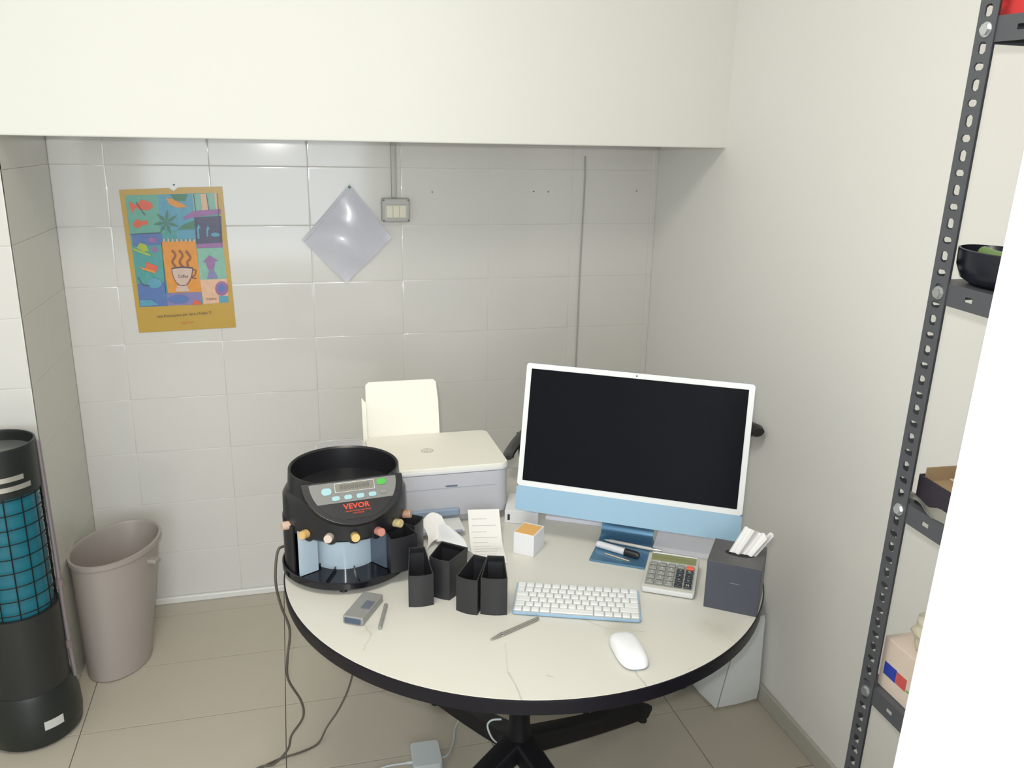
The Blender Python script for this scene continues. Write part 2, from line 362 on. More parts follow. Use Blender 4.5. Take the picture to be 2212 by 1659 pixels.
# plastic sleeve on a nail
def sl(u,v):
    A,B,Cc,D = Vector((0.226,0,1.498)),Vector((0.059,0,1.311)),Vector((0.203,0,1.165)),Vector((0.362,0,1.318))
    p = A*(1-u)*(1-v)+B*u*(1-v)+Cc*u*v+D*(1-u)*v
    p.y = YW-0.006-0.018*math.sin(u*PI)*math.sin(v*PI)-0.004*math.sin(9*u+4*v)*(u*(1-u)*4) - 0.010*v
    return p
b = nb(); sheet(b, sl, 24, 24, 0.0012); ps_ = tag(obj('plastic_sleeve', b, mat('clear plastic', (0.78,0.78,0.86), 0.18, noise=0.02, alpha=0.62), smooth=60), 'translucent plastic sleeve hanging by one corner on the tiled wall', 'plastic sleeve')
b = nb(); tube(b, [(sl(0.02+0.96*i/20,0.035)+Vector((0,-0.003-0.0015*math.sin(i*2.1),0))) for i in range(21)], 0.003, 8); obj('zip_edge', b, mat('glossy clear strip', (0.8,0.8,0.88), 0.08, alpha=0.8, noise=0.02), ps_, 40)
b = nb(); cyl(b, 0.004, 0.004, 0.03, seg=12, mtx=T(0.224,YW,1.488)@RX(PI/2)); tag(obj('wall_hook', b, mat('green hook', (0.05,0.16,0.07), 0.4, noise=.05)), 'small green hook holding the plastic sleeve', 'hook')

# outlet box and conduit
sw = thing('switch_box', 'grey surface switch box with cream rockers below the conduit', 'switch', (0.377, YW, 1.412))
gp = mat('grey box plastic', (0.46,0.46,0.43), 0.45, noise=0.02)
b = nb(); box(b, 0.096,0.034,0.080,(0,-0.017,0),0.006,3); obj('housing', b, gp, sw, 40)
b = nb(); box(b, 0.078,0.004,0.046,(0,-0.035,-0.004),0.001); obj('cover_frame', b, mat('grey frame plastic',(0.52,0.52,0.47),0.4,noise=.02), sw)
for k in range(3):
    b = nb(); box(b, 0.0215,0.006,0.040,((k-1)*0.0222,-0.037,-0.004),0.0012); obj('rocker', b, mat('cream rocker',(0.74,0.71,0.56),0.35,noise=.02), sw)
for sx in (-1,1):
    for sz in (-1,1):
        b = nb(); cyl(b,0.003,0.003,0.002,seg=12,mtx=T(sx*0.042,-0.034,sz*0.034)@RX(PI/2)); obj('screw', b, mat('dark screw',(0.12,0.12,0.12),0.4,noise=.1), sw)
b = nb(); box(b, 0.018,0.016,ZB-1.452,(0,0,0),0.004,2); tag(obj('conduit', b, gp, loc=(0.374,YW-0.008,(ZB+1.452)/2), smooth=40), 'vertical grey conduit above the switch box', 'conduit')
b = nb(); tube(b, smoothpath([(1.063,YW-0.004,1.60),(1.066,YW-0.004,1.5),(1.061,YW-0.004,1.2),(1.060,YW-0.004,0.9),(1.058,YW-0.004,0.4),(1.058,YW-0.004,0.05)],6), 0.0026, 8); tag(obj('wall_cable', b, mat('grey cable',(0.42,0.42,0.40),0.5,noise=.02), smooth=60), 'thin grey cable running down the tiled wall behind the monitor', 'cable')
for x,z,lab in ((0.507,1.472,'tiny dark nail right of the switch box'),(0.874,1.475,'left one of two close tiny nails left of the wall cable'),(0.929,1.474,'right one of two close tiny nails left of the wall cable'),(1.27,1.478,'tiny dark nail right of the wall cable near the corner')):
    b = nb(); cyl(b,0.0022,0.0022,0.006,seg=8,mtx=RX(PI/2)); tag(obj('nail', b, mat('dark screw',(0.1,0.1,0.1))), lab, 'nail').location=(x,YW,z)

# ================================================================== TABLE
TC = Vector((0.504,1.728,0)); TR = 0.543; ZT = 0.72
tb = thing('round_table', 'round white marble look table with black rim and cross base', 'table', TC)
# marble material with veins
m = bpy.data.materials.new('marble laminate'); m.use_nodes = True; nt = m.node_tree; bs = nt.nodes['Principled BSDF']; bs.inputs['Roughness'].default_value = 0.32
tc = nt.nodes.new('ShaderNodeTexCoord'); 
nz = nt.nodes.new('ShaderNodeTexNoise'); nz.inputs['Scale'].default_value=3.2; nz.inputs['Detail'].default_value=6
L = nt.links.new
def vm(op, a, b=None, sc=None):
    n = nt.nodes.new('ShaderNodeVectorMath'); n.operation = op
    for i, x in enumerate((a, b)):
        if x is None: continue
        if isinstance(x, tuple): n.inputs[i].default_value = x
        else: L(x, n.inputs[i])
    if sc is not None: L(sc, n.inputs['Scale'])
    return n
def mth(op, a, b=None, cl=False):
    n = nt.nodes.new('ShaderNodeMath'); n.operation = op; n.use_clamp = cl
    for i, x in enumerate((a, b)):
        if x is None: continue
        if isinstance(x, (int,float)): n.inputs[i].default_value = x
        else: L(x, n.inputs[i])
    return n.outputs[0]
nz.inputs['Scale'].default_value = 9; L(tc.outputs['Object'], nz.inputs['Vector'])
off = vm('SUBTRACT', nz.outputs['Color'], (0.5,0.5,0.5)).outputs[0]
sc_ = vm('MULTIPLY', off, (0.05,0.05,0.0)).outputs[0]
P0 = vm('MULTIPLY', tc.outputs['Object'], (1,1,0)).outputs[0]
PD = vm('ADD', P0, sc_).outputs[0]
nz2 = nt.nodes.new('ShaderNodeTexNoise'); nz2.inputs['Scale'].default_value = 16; nz2.inputs['Detail'].default_value = 5; L(tc.outputs['Object'], nz2.inputs['Vector'])
acc = None
def addv(v):
    global acc
    acc = v if acc is None else mth('MAXIMUM', acc, v)
for (ax,ay,bx,by,wd,st) in [(-.130,-.350,-.150,-.440,.0022,.30),(-.150,-.440,-.146,-.53,.003,.55),(.083,-.462,.082,-.56,.0025,.6),(-.40,-.19,-.385,-.255,.004,.45),(-.385,-.255,-.398,-.31,.003,.30),
                            (.03,-.295,.10,-.352,.0025,.45),(.10,-.352,.14,-.37,.003,.5),(.27,-.40,.335,-.40,.003,.35),(.285,-.36,.31,-.45,.0035,.4),(-.078,-.458,-.070,-.467,.0018,.55),(.17,-.503,.195,-.498,.0015,.4),(-.30,.1,-.1,.30,.003,.4),(.05,.30,.30,.42,.003,.4)]:
    dx,dy = bx-ax, by-ay; l2 = dx*dx+dy*dy
    q = vm('SUBTRACT', PD, (ax,ay,0)).outputs[0]
    t = mth('MULTIPLY', vm('DOT_PRODUCT', q, (dx,dy,0)).outputs['Value'], 1/l2, True)
    cc = nt.nodes.new('ShaderNodeVectorMath'); cc.operation='SCALE'; cc.inputs[0].default_value=(dx,dy,0); L(t, cc.inputs['Scale'])
    dd = vm('LENGTH', vm('SUBTRACT', q, cc.outputs[0]).outputs[0]).outputs['Value']
    addv(mth('MULTIPLY', mth('SUBTRACT', 1.0, mth('DIVIDE', dd, wd), True), st))
for (cx,cy,rad,st) in [(.115,-.340,.055,.42),(.30,-.395,.065,.34),(-.39,-.23,.035,.22)]:
    dd = vm('LENGTH', vm('SUBTRACT', PD, (cx,cy,0)).outputs[0]).outputs['Value']
    g = mth('SUBTRACT', 1.0, mth('DIVIDE', dd, rad), True)
    addv(mth('MULTIPLY', mth('MULTIPLY', g, st), mth('MULTIPLY', nz2.outputs['Fac'], 1.6)))
mx = nt.nodes.new('ShaderNodeMix'); mx.data_type='RGBA'
mx.inputs['A'].default_value=(0.655,0.64,0.585,1); mx.inputs['B'].default_value=(0.30,0.28,0.21,1)
L(acc, mx.inputs['Factor']); L(mx.outputs['Result'], bs.inputs['Base Color'])
marble = m
b = nb(); lathe(b, [(0,ZT-0.004),(TR-0.004,ZT-0.004),(TR-0.003,ZT),(0,ZT)][::-1] and [(0,ZT),(TR-0.004,ZT),(TR-0.0025,ZT-0.001),(TR-0.0025,ZT-0.006),(0,ZT-0.006)], 128); obj('tabletop', b, marble, tb, 40)
b = nb(); lathe(b, [(0,ZT-0.0062),(TR-0.003,ZT-0.0062),(TR-0.002,ZT-0.0005),(TR,ZT-0.001),(TR+0.001,ZT-0.006),(TR-0.001,ZT-0.030),(TR-0.006,ZT-0.034),(0,ZT-0.034)], 128); obj('table_rim', b, mat('black rim', (0.007,0.006,0.011), 0.42, noise=.1, spec=.3), tb, 40)
b = nb(); lathe(b, [(0,ZT-0.034),(0.13,ZT-0.034),(0.13,ZT-0.040),(0.028,ZT-0.046),(0.026,0.26),(0.030,0.235),(0.034,0.19),(0.030,0.155),(0,0.15)], 32); obj('column', b, blackm, tb, 40)
for k,(an,ln) in enumerate([(28,0.53),(106,0.50),(208,0.53),(292,0.50)]):
    a = math.radians(an); b = nb(); n = 14; rings = []
    for i in range(n+1):
        t = i/n; rr = 0.012+ln*t; zc = 0.195*(1-t)+0.030*t - 0.006*math.sin(t*PI); hh = 0.030*(1-t)+0.021*t; ww = 0.030*(1-t)+0.023*t
        if t > .93: hh *= 0.8; ww *= .75
        if t == 1: hh *= .5; ww *= .5
        c_ = Vector((math.cos(a)*rr, math.sin(a)*rr, zc)); sd = Vector((-math.sin(a),math.cos(a),0))
        rings.append([b.verts.new(c_ + sd*ww*x + Vector((0,0,hh*z))) for x,z in ((-1,-.7),(-.7,-1),(.7,-1),(1,-.7),(1,.7),(.7,1),(-.7,1),(-1,.7))])
    for r0,r1 in zip(rings,rings[1:]):
        for j in range(8): b.faces.new((r0[j],r0[(j+1)%8],r1[(j+1)%8],r1[j]))
    b.faces.new(rings[0][::-1]); b.faces.new(rings[-1])
    lg = obj('leg', b, blackm, tb, 50)
    b = nb(); cyl(b, 0.014,0.012,0.014,(math.cos(a)*(ln-0.02),math.sin(a)*(ln-0.02),0),16); obj('glide', b, blackp, lg)

# ================================================================== ARMCHAIR BEHIND
ch = thing('armchair', 'black wraparound armchair mostly hidden behind the computer', 'chair', (0.935,2.22,0))
Z0=0.825
pth = [(-0.366,-0.095,Z0-0.020),(-0.340,-0.02,Z0-0.030),(-0.26,0.12,Z0-0.032),(-0.14,0.24,Z0-0.02),(0.0,0.30,Z0),(0.14,0.275,Z0),(0.28,0.17,Z0),(0.372,0.04,Z0),(0.382,-0.05,Z0+0.008),(0.384,-0.13,Z0+0.012)]
b = nb(); tube(b, smoothpath(pth,6), lambda t: (0.015+0.015*t)*(1 if .02<t<.98 else .7), 14, sq=0.62); obj('armrest', b, blackp, ch, 60)
for s in (-1,1):
    b = nb(); tube(b, smoothpath([(s*0.27,0.13,Z0-0.03),(s*0.26,0.10,0.65),(s*0.26,0.03,0.50),(s*0.15,0.03,0.455)],6), 0.011, 10); obj('arm_support', b, blackm, ch, 60)
b = nb(); sheet(b, lambda u,v: (0.31*math.sin((u-.5)*1.3), 0.26*math.cos((u-.5)*1.3)+0.01, 0.50+0.30*v), 16, 6, 0.02); obj('backrest', b, mat('black mesh fabric',(0.02,0.02,0.022),0.8,noise=.2,nscale=200), ch, 60)
b = nb(); box(b,0.46,0.44,0.07,(0,0.02,0.455),0.03,4); obj('seat', b, mat('black mesh fabric',(0.02,0.02,0.022)), ch, 60)
b = nb(); cyl(b,0.028,0.024,0.36,(0,0,0.08),20); obj('gas_column', b, blackm, ch, 60)
for k in range(4):
    a = math.radians(237+90*k); ln = 0.30 if k in (0,) else 0.26
    if k == 1: ln = 0.24
    b = nb(); tube(b, [(0,0,0.10),(math.cos(a)*ln*.6,math.sin(a)*ln*.6,0.085),(math.cos(a)*ln,math.sin(a)*ln,0.065)], lambda t: .018-.006*t, 10); s_ = obj('star_arm', b, blackm, ch, 60)
    b = nb(); cyl(b,0.024,0.024,0.02,(0,0,-0.01),20,mtx=T(math.cos(a)*ln,math.sin(a)*ln,0.024)@RZ(a)@RX(PI/2)); cyl(b,0.005,0.005,0.04,(0,0,0.02),8,mtx=T(math.cos(a)*ln,math.sin(a)*ln,0.01)); obj('caster', b, blackp, s_, 40)

# ================================================================== COMPUTER
yaw = -0.564; tilt = 0.221
im = thing('desktop_computer', 'pale blue all in one computer with white bezel and black screen', 'computer', (0.728,1.676,ZT), yaw)
# local: x right, -y front ; panel frame
PM = T(0,0,0.074) @ RX(-tilt)      # panel: z up in its plane, bottom edge at origin
Wd, Hd, Cn = 0.527, 0.355, 0.060
aluB = mat('pale blue aluminium', (0.30,0.475,0.63), 0.38, noise=.01)
aluD = mat('blue anodised stand', (0.13,0.28,0.44), 0.25, metal=0.55, noise=.02)
def rr(w,h,r,n=6,cx=0,cy=0):
    o=[]
    for (sx,sy,a0) in ((1,1,0),(-1,1,PI/2),(-1,-1,PI),(1,-1,1.5*PI)):
        for i in range(n+1):
            a=a0+PI/2*i/n; o.append((cx+sx*(w/2-r)+r*math.cos(a), cy+sy*(h/2-r)+r*math.sin(a)))
    return o
FR = RX(PI/2)  # xy drawing -> xz plane, extruding z -> -y
b = nb(); prism(b, rr(Wd,Hd,0.008,5,0,Hd/2), -0.012, 0.0, 0.0, PM@FR); obj('housing', b, mat('deep blue back', (0.10,0.24,0.40), 0.35, metal=.3, noise=.02), im, 40)
b = nb(); prism(b, rr(Wd-0.0006,Hd-Cn,0.007,5,0,Cn+(Hd-Cn)/2), 0.0, 0.0016, 0, PM@FR); obj('bezel', b, mat('white bezel', (0.77,0.79,0.80), 0.25, noise=.01), im, 40)
b = nb(); prism(b, rr(Wd,Cn,0.006,5,0,Cn/2), 0.0, 0.0016, 0, PM@FR); obj('chin', b, aluB, im, 40)
b = nb(); box(b, Wd-0.026, 0.001, Hd-Cn-0.026, (0,-0.0021,Cn+(Hd-Cn)/2+0.0005), 0, mtx=PM); obj('screen', b, mat('black glass', (0.004,0.005,0.008), 0.10, noise=.05, spec=.12), im)
b = nb(); cyl(b, 0.0018,0.0018,0.0006,(0,0,0),12,mtx=PM@T(0,-0.0016,Hd-0.0065)@RX(PI/2)); obj('webcam', b, blackg, im)
# stand: foot plate and bent neck
FY0 = -0.060
b = nb(); box(b, 0.128,0.150,0.005,(0,FY0+0.075,0.0027),0.0015); obj('foot', b, aluD, im, 40)
b = nb(); sheet(b, lambda u,v: (-0.063+0.126*u, *[(FY0+0.110+0.030*math.sin(min(v/.35,1)*PI/2)- (0.022*max(0,(v-.35)/.65))), 0.0055+ (0.030*(1-math.cos(min(v/.35,1)*PI/2))) + 0.19*max(0,(v-.35)/.65)]), 4, 24, 0.005); obj('neck', b, aluD, im, 50)
# lying on the foot
FW = im.matrix_basis
def onfoot(x,y,z):
    v = Matrix.Translation((0.728,1.676,ZT)) @ RZ(yaw) @ Vector((x,y,z)); return v
mk = thing('marker_pen', 'white marker pen with black cap lying on the computer foot', 'marker', onfoot(-0.003,-0.010,0.0052+0.0085), yaw-0.27)
b = nb(); lathe(b, [(0,-0.058),(0.0068,-0.058),(0.0082,-0.055),(0.0084,0.014),(0,0.014)], 20); bmesh.ops.transform(b, matrix=RY(PI/2), verts=b.verts); obj('barrel', b, mat('white barrel',(0.66,0.67,0.70),0.3,noise=.03), mk, 40)
b = nb(); lathe(b, [(0,0.014),(0.0088,0.014),(0.0088,0.044),(0.006,0.050),(0,0.050)], 20); bmesh.ops.transform(b, matrix=RY(PI/2), verts=b.verts); obj('cap', b, blackp, mk, 40)
wood = mat('pale wood', (0.74,0.55,0.36), 0.6, noise=.12, nscale=120)
b = nb(); lathe(b, [(0,-0.036),(0.0011,-0.028),(0.0013,0.028),(0,0.036)], 10); bmesh.ops.transform(b, matrix=RY(PI/2), verts=b.verts)
tag(obj('toothpick', b, wood, loc=onfoot(-0.005,-0.032,0.0066), rot=(0,0,yaw-0.30), smooth=60), 'wooden toothpick in front of the marker pen on the computer foot', 'toothpick')
pn = thing('clear_pen', 'slim clear barrel pen leaning across the computer foot behind the marker', 'pen', onfoot(0.012,0.034,0.0052+0.0045), yaw-0.10)
b = nb(); lathe(b, [(0,-0.062),(0.0012,-0.060),(0.0032,-0.048),(0.0040,-0.045),(0.0040,0.055),(0,0.056)], 12); bmesh.ops.transform(b, matrix=RY(PI/2), verts=b.verts); obj('barrel', b, mat('glossy pale barrel',(0.66,0.62,0.56),0.05,noise=.02,coat=1), pn, 40)
b = nb(); lathe(b, [(0,0.055),(0.0042,0.055),(0.0042,0.078),(0.003,0.080),(0,0.080)], 12); bmesh.ops.transform(b, matrix=RY(PI/2), verts=b.verts); obj('button', b, mat('chrome',(0.75,0.76,0.78),0.08,metal=1,noise=.02), pn, 40)

# ================================================================== KEYBOARD
kz = math.radians(-20.5)
kb = thing('keyboard', 'small white wireless keyboard with white keys on the round table', 'keyboard', (0.5525,1.488,ZT), kz)
KW, KD = 0.262, 0.123
b = nb(); prism(b, rr(KW,KD,0.008,6), 0.002, 0.0075, 0.001); obj('body', b, mat('blue tinted aluminium', (0.30,0.46,0.62), 0.35, noise=.02), kb, 40)
b = nb(); prism(b, rr(KW-0.004,KD-0.004,0.007,6), 0.0075, 0.0078, 0); obj('top_plate', b, mat('light grey plate', (0.48,0.50,0.52), 0.5, noise=.02), kb)
kmat = mat('white key', (0.80,0.81,0.81), 0.4, noise=.01)
rows = [[1.0]*14, [1.0]*13+[1.5], [1.5]+[1.0]*12+[1.0], [1.8]+[1.0]*11+[1.7], [1.25]+[1.0]*11+[2.25], [1,1,1,1.25,5.0,1.25,1,1,1,1]]
cache = {}; pitchy = (KD-0.006)/6
for r_i,row in enumerate(rows):
    tot = sum(row); u = (KW-0.006)/tot; x = -KW/2+0.003; y = KD/2-0.003-pitchy*(r_i+.5)
    for wk in row:
        wpx = round(wk*u,5)
        if wpx not in cache:
            b = nb(); box(b, wpx-0.0026, pitchy-0.0026, 0.0026, (0,0,0), 0.0009, 2); o = obj('key', b, kmat, kb, 50); cache[wpx] = o.data
        else:
            o = bpy.data.objects.new('key', cache[wpx]); COL.objects.link(o); o.parent = kb
        o.location = (x+wpx/2, y, 0.0094); x += wpx

# mouse
ms = thing('mouse', 'white low wireless mouse near the front of the round table', 'mouse', (0.590,1.296,ZT), math.radians(-4))
b = nb(); n=28; mA=16; rings=[]
def mo(u, v):  # superellipse footprint
    a = 2*PI*u; ex = 3.0; c_, s_ = math.cos(a), math.sin(a)
    x = 0.0295*math.copysign(abs(c_)**(2/ex), c_); y = 0.0575*math.copysign(abs(s_)**(2/ex), s_)
    return x, y
for j in range(9):
    t = j/8; k = math.cos(t*PI/2)**0.55 if j<8 else 0.0
    rings.append((k, 0.004+0.019*math.sin(t*PI/2)))
R_=[]
for k,z in rings:
    if k==0: R_.append([b.verts.new((0,0,z))]*40); continue
    rg=[]
    for i in range(40):
        x,y = mo(i/40,0); rg.append(b.verts.new((x*k,y*k, z*(1-0.12*abs(y*k/0.0575)**2))))
    R_.append(rg)
for a_,c_ in zip(R_,R_[1:]):
    for i in range(40):
        q=[a_[i],a_[(i+1)%40],c_[(i+1)%40],c_[i]]; uq=[]
        [uq.append(v) for v in q if v not in uq]; b.faces.new(uq)
obj('shell', b, mat('white mouse', (0.84,0.85,0.88), 0.22, noise=.01), ms, 70)
b = nb(); lathe(b, [(0,0),(1,0),(1.0,0.0042),(0,0.0042)], 40, sx=0.0275, sy=0.055); obj('base', b, aluB, ms, 40)

# slim pen on the table
pe = thing('silver_pen', 'slim silver ballpoint pen pointing out from under the keyboard edge', 'pen', (0.403,1.421,ZT+0.0042), math.atan2(0.056,0.122))
sil = mat('brushed silver', (0.38,0.36,0.33), 0.28, metal=0.6, noise=.05)
b = nb(); lathe(b, [(0,-0.066),(0.0010,-0.064),(0.0030,-0.050),(0.0038,-0.040),(0.0040,0.045),(0.0034,0.058),(0,0.058)], 14); bmesh.ops.transform(b, matrix=RY(PI/2), verts=b.verts); obj('barrel', b, sil, pe, 40)
b = nb(); lathe(b, [(0.0041,-0.040),(0.0043,-0.039),(0.0043,-0.036),(0.0041,-0.035)], 14); bmesh.ops.transform(b, matrix=RY(PI/2), verts=b.verts); obj('ring', b, mat('chrome',(.8,.8,.8)), pe, 40)

# ================================================================== CALCULATOR
ca = thing('calculator', 'silver desk calculator with olive display and one red key', 'calculator', (0.787,1.533,ZT), math.radians(-31))
CT = RX(math.radians(7))
silp = mat('silver grey plastic', (0.50,0.50,0.46), 0.35, noise=.02)
CW, CD = 0.113, 0.134
b = nb(); prism(b, [(-CD/2,0.004),(CD/2,0.004),(CD/2,0.028),(CD/2-0.004,0.030),(CD/2-0.034,0.0260),(-CD/2+0.01,0.0165),(-CD/2,0.013)], -CW/2, CW/2, 0.0015, RZ(PI/2)@RX(PI/2)@Matrix.Identity(4)); obj('body', b, silp, ca, 40)
def cs(y): # surface height along depth
    y0,z0,y1,z1 = -CD/2+0.01,0.0165,CD/2-0.034,0.0260
    return z0+(z1-z0)*(y-y0)/(y1-y0)
sl_a = math.atan2(0.0095, CD-0.044)
b = nb(); box(b, CW-0.004, 0.006, 0.012, (0,-CD/2-0.001,0.008), 0.003); obj('front_strip', b, mat('light front strip',(0.66,0.67,0.68),0.3,noise=.02), ca, 40)
b = nb(); box(b, CW-0.012, 0.084, 0.0012, (0,0,0), 0.0004, mtx=T(0,-0.018,cs(-0.018)+0.0004)@RX(sl_a)); obj('key_plate', b, mat('grey key plate',(0.30,0.30,0.27),0.4,noise=.03), ca, 40)
b = nb(); box(b, CW-0.014, 0.026, 0.0012, (0,0,0), 0.0004, mtx=T(0.001,CD/2-0.019,0.0284)@RX(0.13)); obj('display', b, mat('olive display',(0.25,0.26,0.12),0.12,noise=.03), ca, 40)
b = nb(); box(b, CW-0.012, 0.0025, 0.003, (0.002,CD/2-0.003,0.0305), 0.001); obj('top_strip', b, mat('bright strip',(0.78,0.79,0.83),0.15,noise=.02), ca, 40)
b = nb(); box(b, 0.038, 0.0022, 0.0012, (-0.026,CD/2-0.0385,cs(CD/2-0.0385)+0.001), 0.0003); obj('label_strip', b, mat('bright strip',(.8,.8,.8)), ca)
g1 = mat('grey key',(0.27,0.28,0.26),0.4,noise=.04); g2 = mat('black key',(0.03,0.035,0.045),0.35,noise=.04); g3 = mat('red key',(0.85,0.13,0.06),0.35,noise=.04)
for i in range(5):
    for j in range(5):
        x = -0.040+0.020*i; y = 0.018-0.0175*j
        mm = g3 if (i==4 and j==0) else (g2 if i>=3 and j>0 else g1)
        b = nb(); box(b, 0.0165,0.0125,0.005,(0,0,0),0.0018,2); o = obj('key', b, mm, ca, 50); o.location=(x,y,cs(y)+0.0028); o.rotation_euler=(sl_a,0,0)
        if mm is not g1: o['label'] = 'red key' if mm is g3 else 'black key'
symb = ['7','8','9','÷','C','4','5','6','x','-','1','2','3','+','=','0','.','%','-','M']
sy = iter(symb)
for j in range(1,5):
    for i in range(5):
        x = -0.040+0.020*i; y = 0.018-0.0175*j
        b = text_bm(next(sy), 0.009, 0.0001); bmesh.ops.transform(b, matrix=T(x,y,cs(y)+0.0056)@RX(sl_a), verts=b.verts); obj('lettering', b, mat('white print',(0.7,0.7,0.7),0.5), ca)

# ================================================================== TISSUE BOX
tz = math.radians(-36.5)
ti = thing('tissue_box', 'dark grey cube tissue box at the right edge of the table', 'tissue box', (0.8835,1.4285,ZT), tz)
card = mat('dark slate card', (0.066,0.074,0.100), 0.45, noise=.04, nscale=15)
S_=0.109; H_=0.108
b = nb(); box(b, S_,S_,H_-0.002,(0,0,(H_-0.002)/2),0.0015); obj('carton', b, card, ti, 40)
b = nb(); prism(b, [(-S_/2,-S_/2),(S_/2,-S_/2),(S_/2,S_/2),(-S_/2,S_/2)], H_-0.002, H_, 0.0006); obj('lid_panel', b, mat('slate card top', (0.105,0.105,0.11), 0.5, noise=.04), ti, 40)
b = nb(); lathe(b, [(0,0),(1,0),(1,0.0006),(0,0.0006)], 28, sx=0.030, sy=0.014, c=(0.004,0.0,H_)); obj('slot', b, mat('black slot',(0.01,0.01,0.01),.8), ti)
def tis(u,v,k=0):
    s=(u-.5); wv_ = 0.0035*math.sin(u*13+k*2)+0.002*math.sin(u*27+1+k)
    return (0.002+s*(0.052+0.006*v)+0.034*v+0.001*k, wv_*(0.5+0.9*v)+0.010*v+(k-1)*0.0055*(.5+.6*v), H_-0.012+(0.066-0.004*k)*v+0.005*math.sin(u*5+.5+k)*v + 0.002*math.sin(u*21+k)*v)
for k in range(3):
    b = nb(); sheet(b, lambda u,v: tis(u,v,k), 48, 12, 0.0008); obj('tissue', b, mat('tissue paper',(0.84,0.83,0.84),0.9,noise=.01), ti, 60)
b = nb(); box(b, 0.018,0.0004,0.0012,(0.004,-S_/2-0.0002,0.066)); obj('mark', b, mat('pale mark',(0.22,0.25,0.32),.5,noise=.02), ti)

# small box with orange top
bo = thing('note_block', 'small white cube box with an orange card on top', 'box', (0.521,1.744,ZT), math.radians(-40))
b = nb(); box(b,0.052,0.062,0.054,(0,0,0.027),0.0015); obj('carton', b, mat('white card',(0.78,0.78,0.80),.6,noise=.01), bo, 40)
b = nb(); box(b,0.046,0.052,0.001,(0.0,-0.003,0.0545)); obj('orange_card', b, mat('orange card',(0.76,0.42,0.12),.5,noise=.05), bo)

# ================================================================== PRINTER
pr = thing('printer', 'white inkjet printer with raised rear paper tray', 'printer', (0.285,2.065,ZT))
PX0,PX1,PY0,PY1,PH = -0.232,0.232,-0.145,0.115,0.154
b = nb(); prism(b, rr(PX1-PX0,PY1-PY0,0.028,6,(PX0+PX1)/2,(PY0+PY1)/2), 0.022, PH-0.018, 0.004); obj('body', b, greyp, pr, 40)
b = nb(); prism(b, rr(PX1-PX0+0.004,PY1-PY0+0.004,0.028,6,(PX0+PX1)/2,(PY0+PY1)/2), PH-0.017, PH-0.008, 0.002); obj('upper_shell', b, mat('pale shell',(0.70,0.70,0.70),.45,noise=.01), pr, 40)
b = nb(); prism(b, rr(0.335,PY1-PY0-0.002,0.022,6,PX1-0.1675,(PY0+PY1)/2), PH-0.010, PH, 0.003); obj('scanner_lid', b, creamp, pr, 40)
b = nb(); prism(b, rr(0.118,PY1-PY0-0.01,0.018,6,PX0+0.062,(PY0+PY1)/2), PH-0.008, PH-0.004, 0.002); obj('control_panel', b, greyp, pr, 40)
b = nb(); prism(b, rr(PX1-PX0-0.03,PY1-PY0-0.03,0.02,6,0,-0.01), 0.0, 0.024, 0.002); obj('base', b, greyp, pr, 40)
# logo disc on lid
lg_ = nb(); lathe(lg_, [(0,0),(0.0165,0),(0.0165,0.0005),(0,0.0005)], 36, c=(0.045,-0.02,PH)); lo = obj('logo_disc', lg_, mat('grey logo',(0.50,0.49,0.44),.4,noise=.02), pr)
tb_ = text_bm('hp', 0.026, 0.0002); bmesh.ops.transform(tb_, matrix=T(0.045,-0.018,PH+0.0007), verts=tb_.verts); obj('lettering', tb_, creamp, lo)
# front details
b = nb(); box(b,0.225,0.012,0.020,(-0.008,PY0-0.004,0.036),0.005,3); obj('front_bar', b, slate, pr, 40)
b = nb(); box(b,0.148,0.075,0.006,(0.030,PY0-0.036,0.016),0.002); tr_ = obj('output_tray', b, mat('pale shell',(.7,.7,.7)), pr, 40)
b = nb(); box(b,0.140,0.004,0.007,(0.028,PY0-0.075,0.017),0.001); obj('tray_edge', b, mat('slate edge',(0.36,0.38,0.48),.4,noise=.02), tr_)
b = nb(); box(b,0.075,0.01,0.004,(0.028,PY0-0.055,0.021),0.001); obj('tray_tab', b, mat('pale tab',(0.62,0.66,0.72),.4,noise=.02), tr_)
b = nb(); box(b,0.030,0.002,0.004,(0.085,PY0-0.0005,0.104),0.001); obj('front_badge', b, mat('ink blue badge',(0.10,0.12,0.20),.4,noise=.02), pr)
b = nb(); box(b,PX1-PX0-0.07,0.0012,0.0012,(0.0,PY0-0.0002,0.099)); obj('seam', b, mat('seam grey',(0.36,0.37,0.42),.5,noise=.02), pr)
# rear tray
RT = T(-0.0,PY1-0.002,PH-0.012)@RX(math.radians(-14))
b = nb(); prism(b, [(-0.098,0),(0.102,0),(0.102,0.10),(0.098,0.152),(0.090,0.160),(-0.085,0.160),(-0.094,0.152)], -0.004, 0.002, 0.001, RT@FR); obj('rear_tray', b, creamp, pr, 40)
b = nb(); prism(b, [(-0.107,0),(-0.095,0),(-0.095,0.105),(-0.107,0.120)], -0.006, 0.012, 0.001, RT@FR); obj('paper_guide', b, creamp, pr, 40)

# ================================================================== COIN SORTER
co = thing('coin_sorter', 'black round coin sorting machine with grey button panel and red lettering', 'coin sorter', (0.101,1.770,ZT), math.radians(7))
R1=0.142
b = nb(); lathe(b, [(0,0.010),(R1-0.004,0.010),(R1,0.013),(R1,0.026),(R1-0.003,0.028),(R1-0.006,0.024),(0,0.024)], 64); obj('base_tray', b, blackg, co, 40)
for k in range(3):
    a = math.radians(-105+120*k); b = nb(); cyl(b,0.009,0.007,0.011,(math.cos(a)*0.12,math.sin(a)*0.12,0),16); obj('rubber_foot', b, blackp, co, 40)
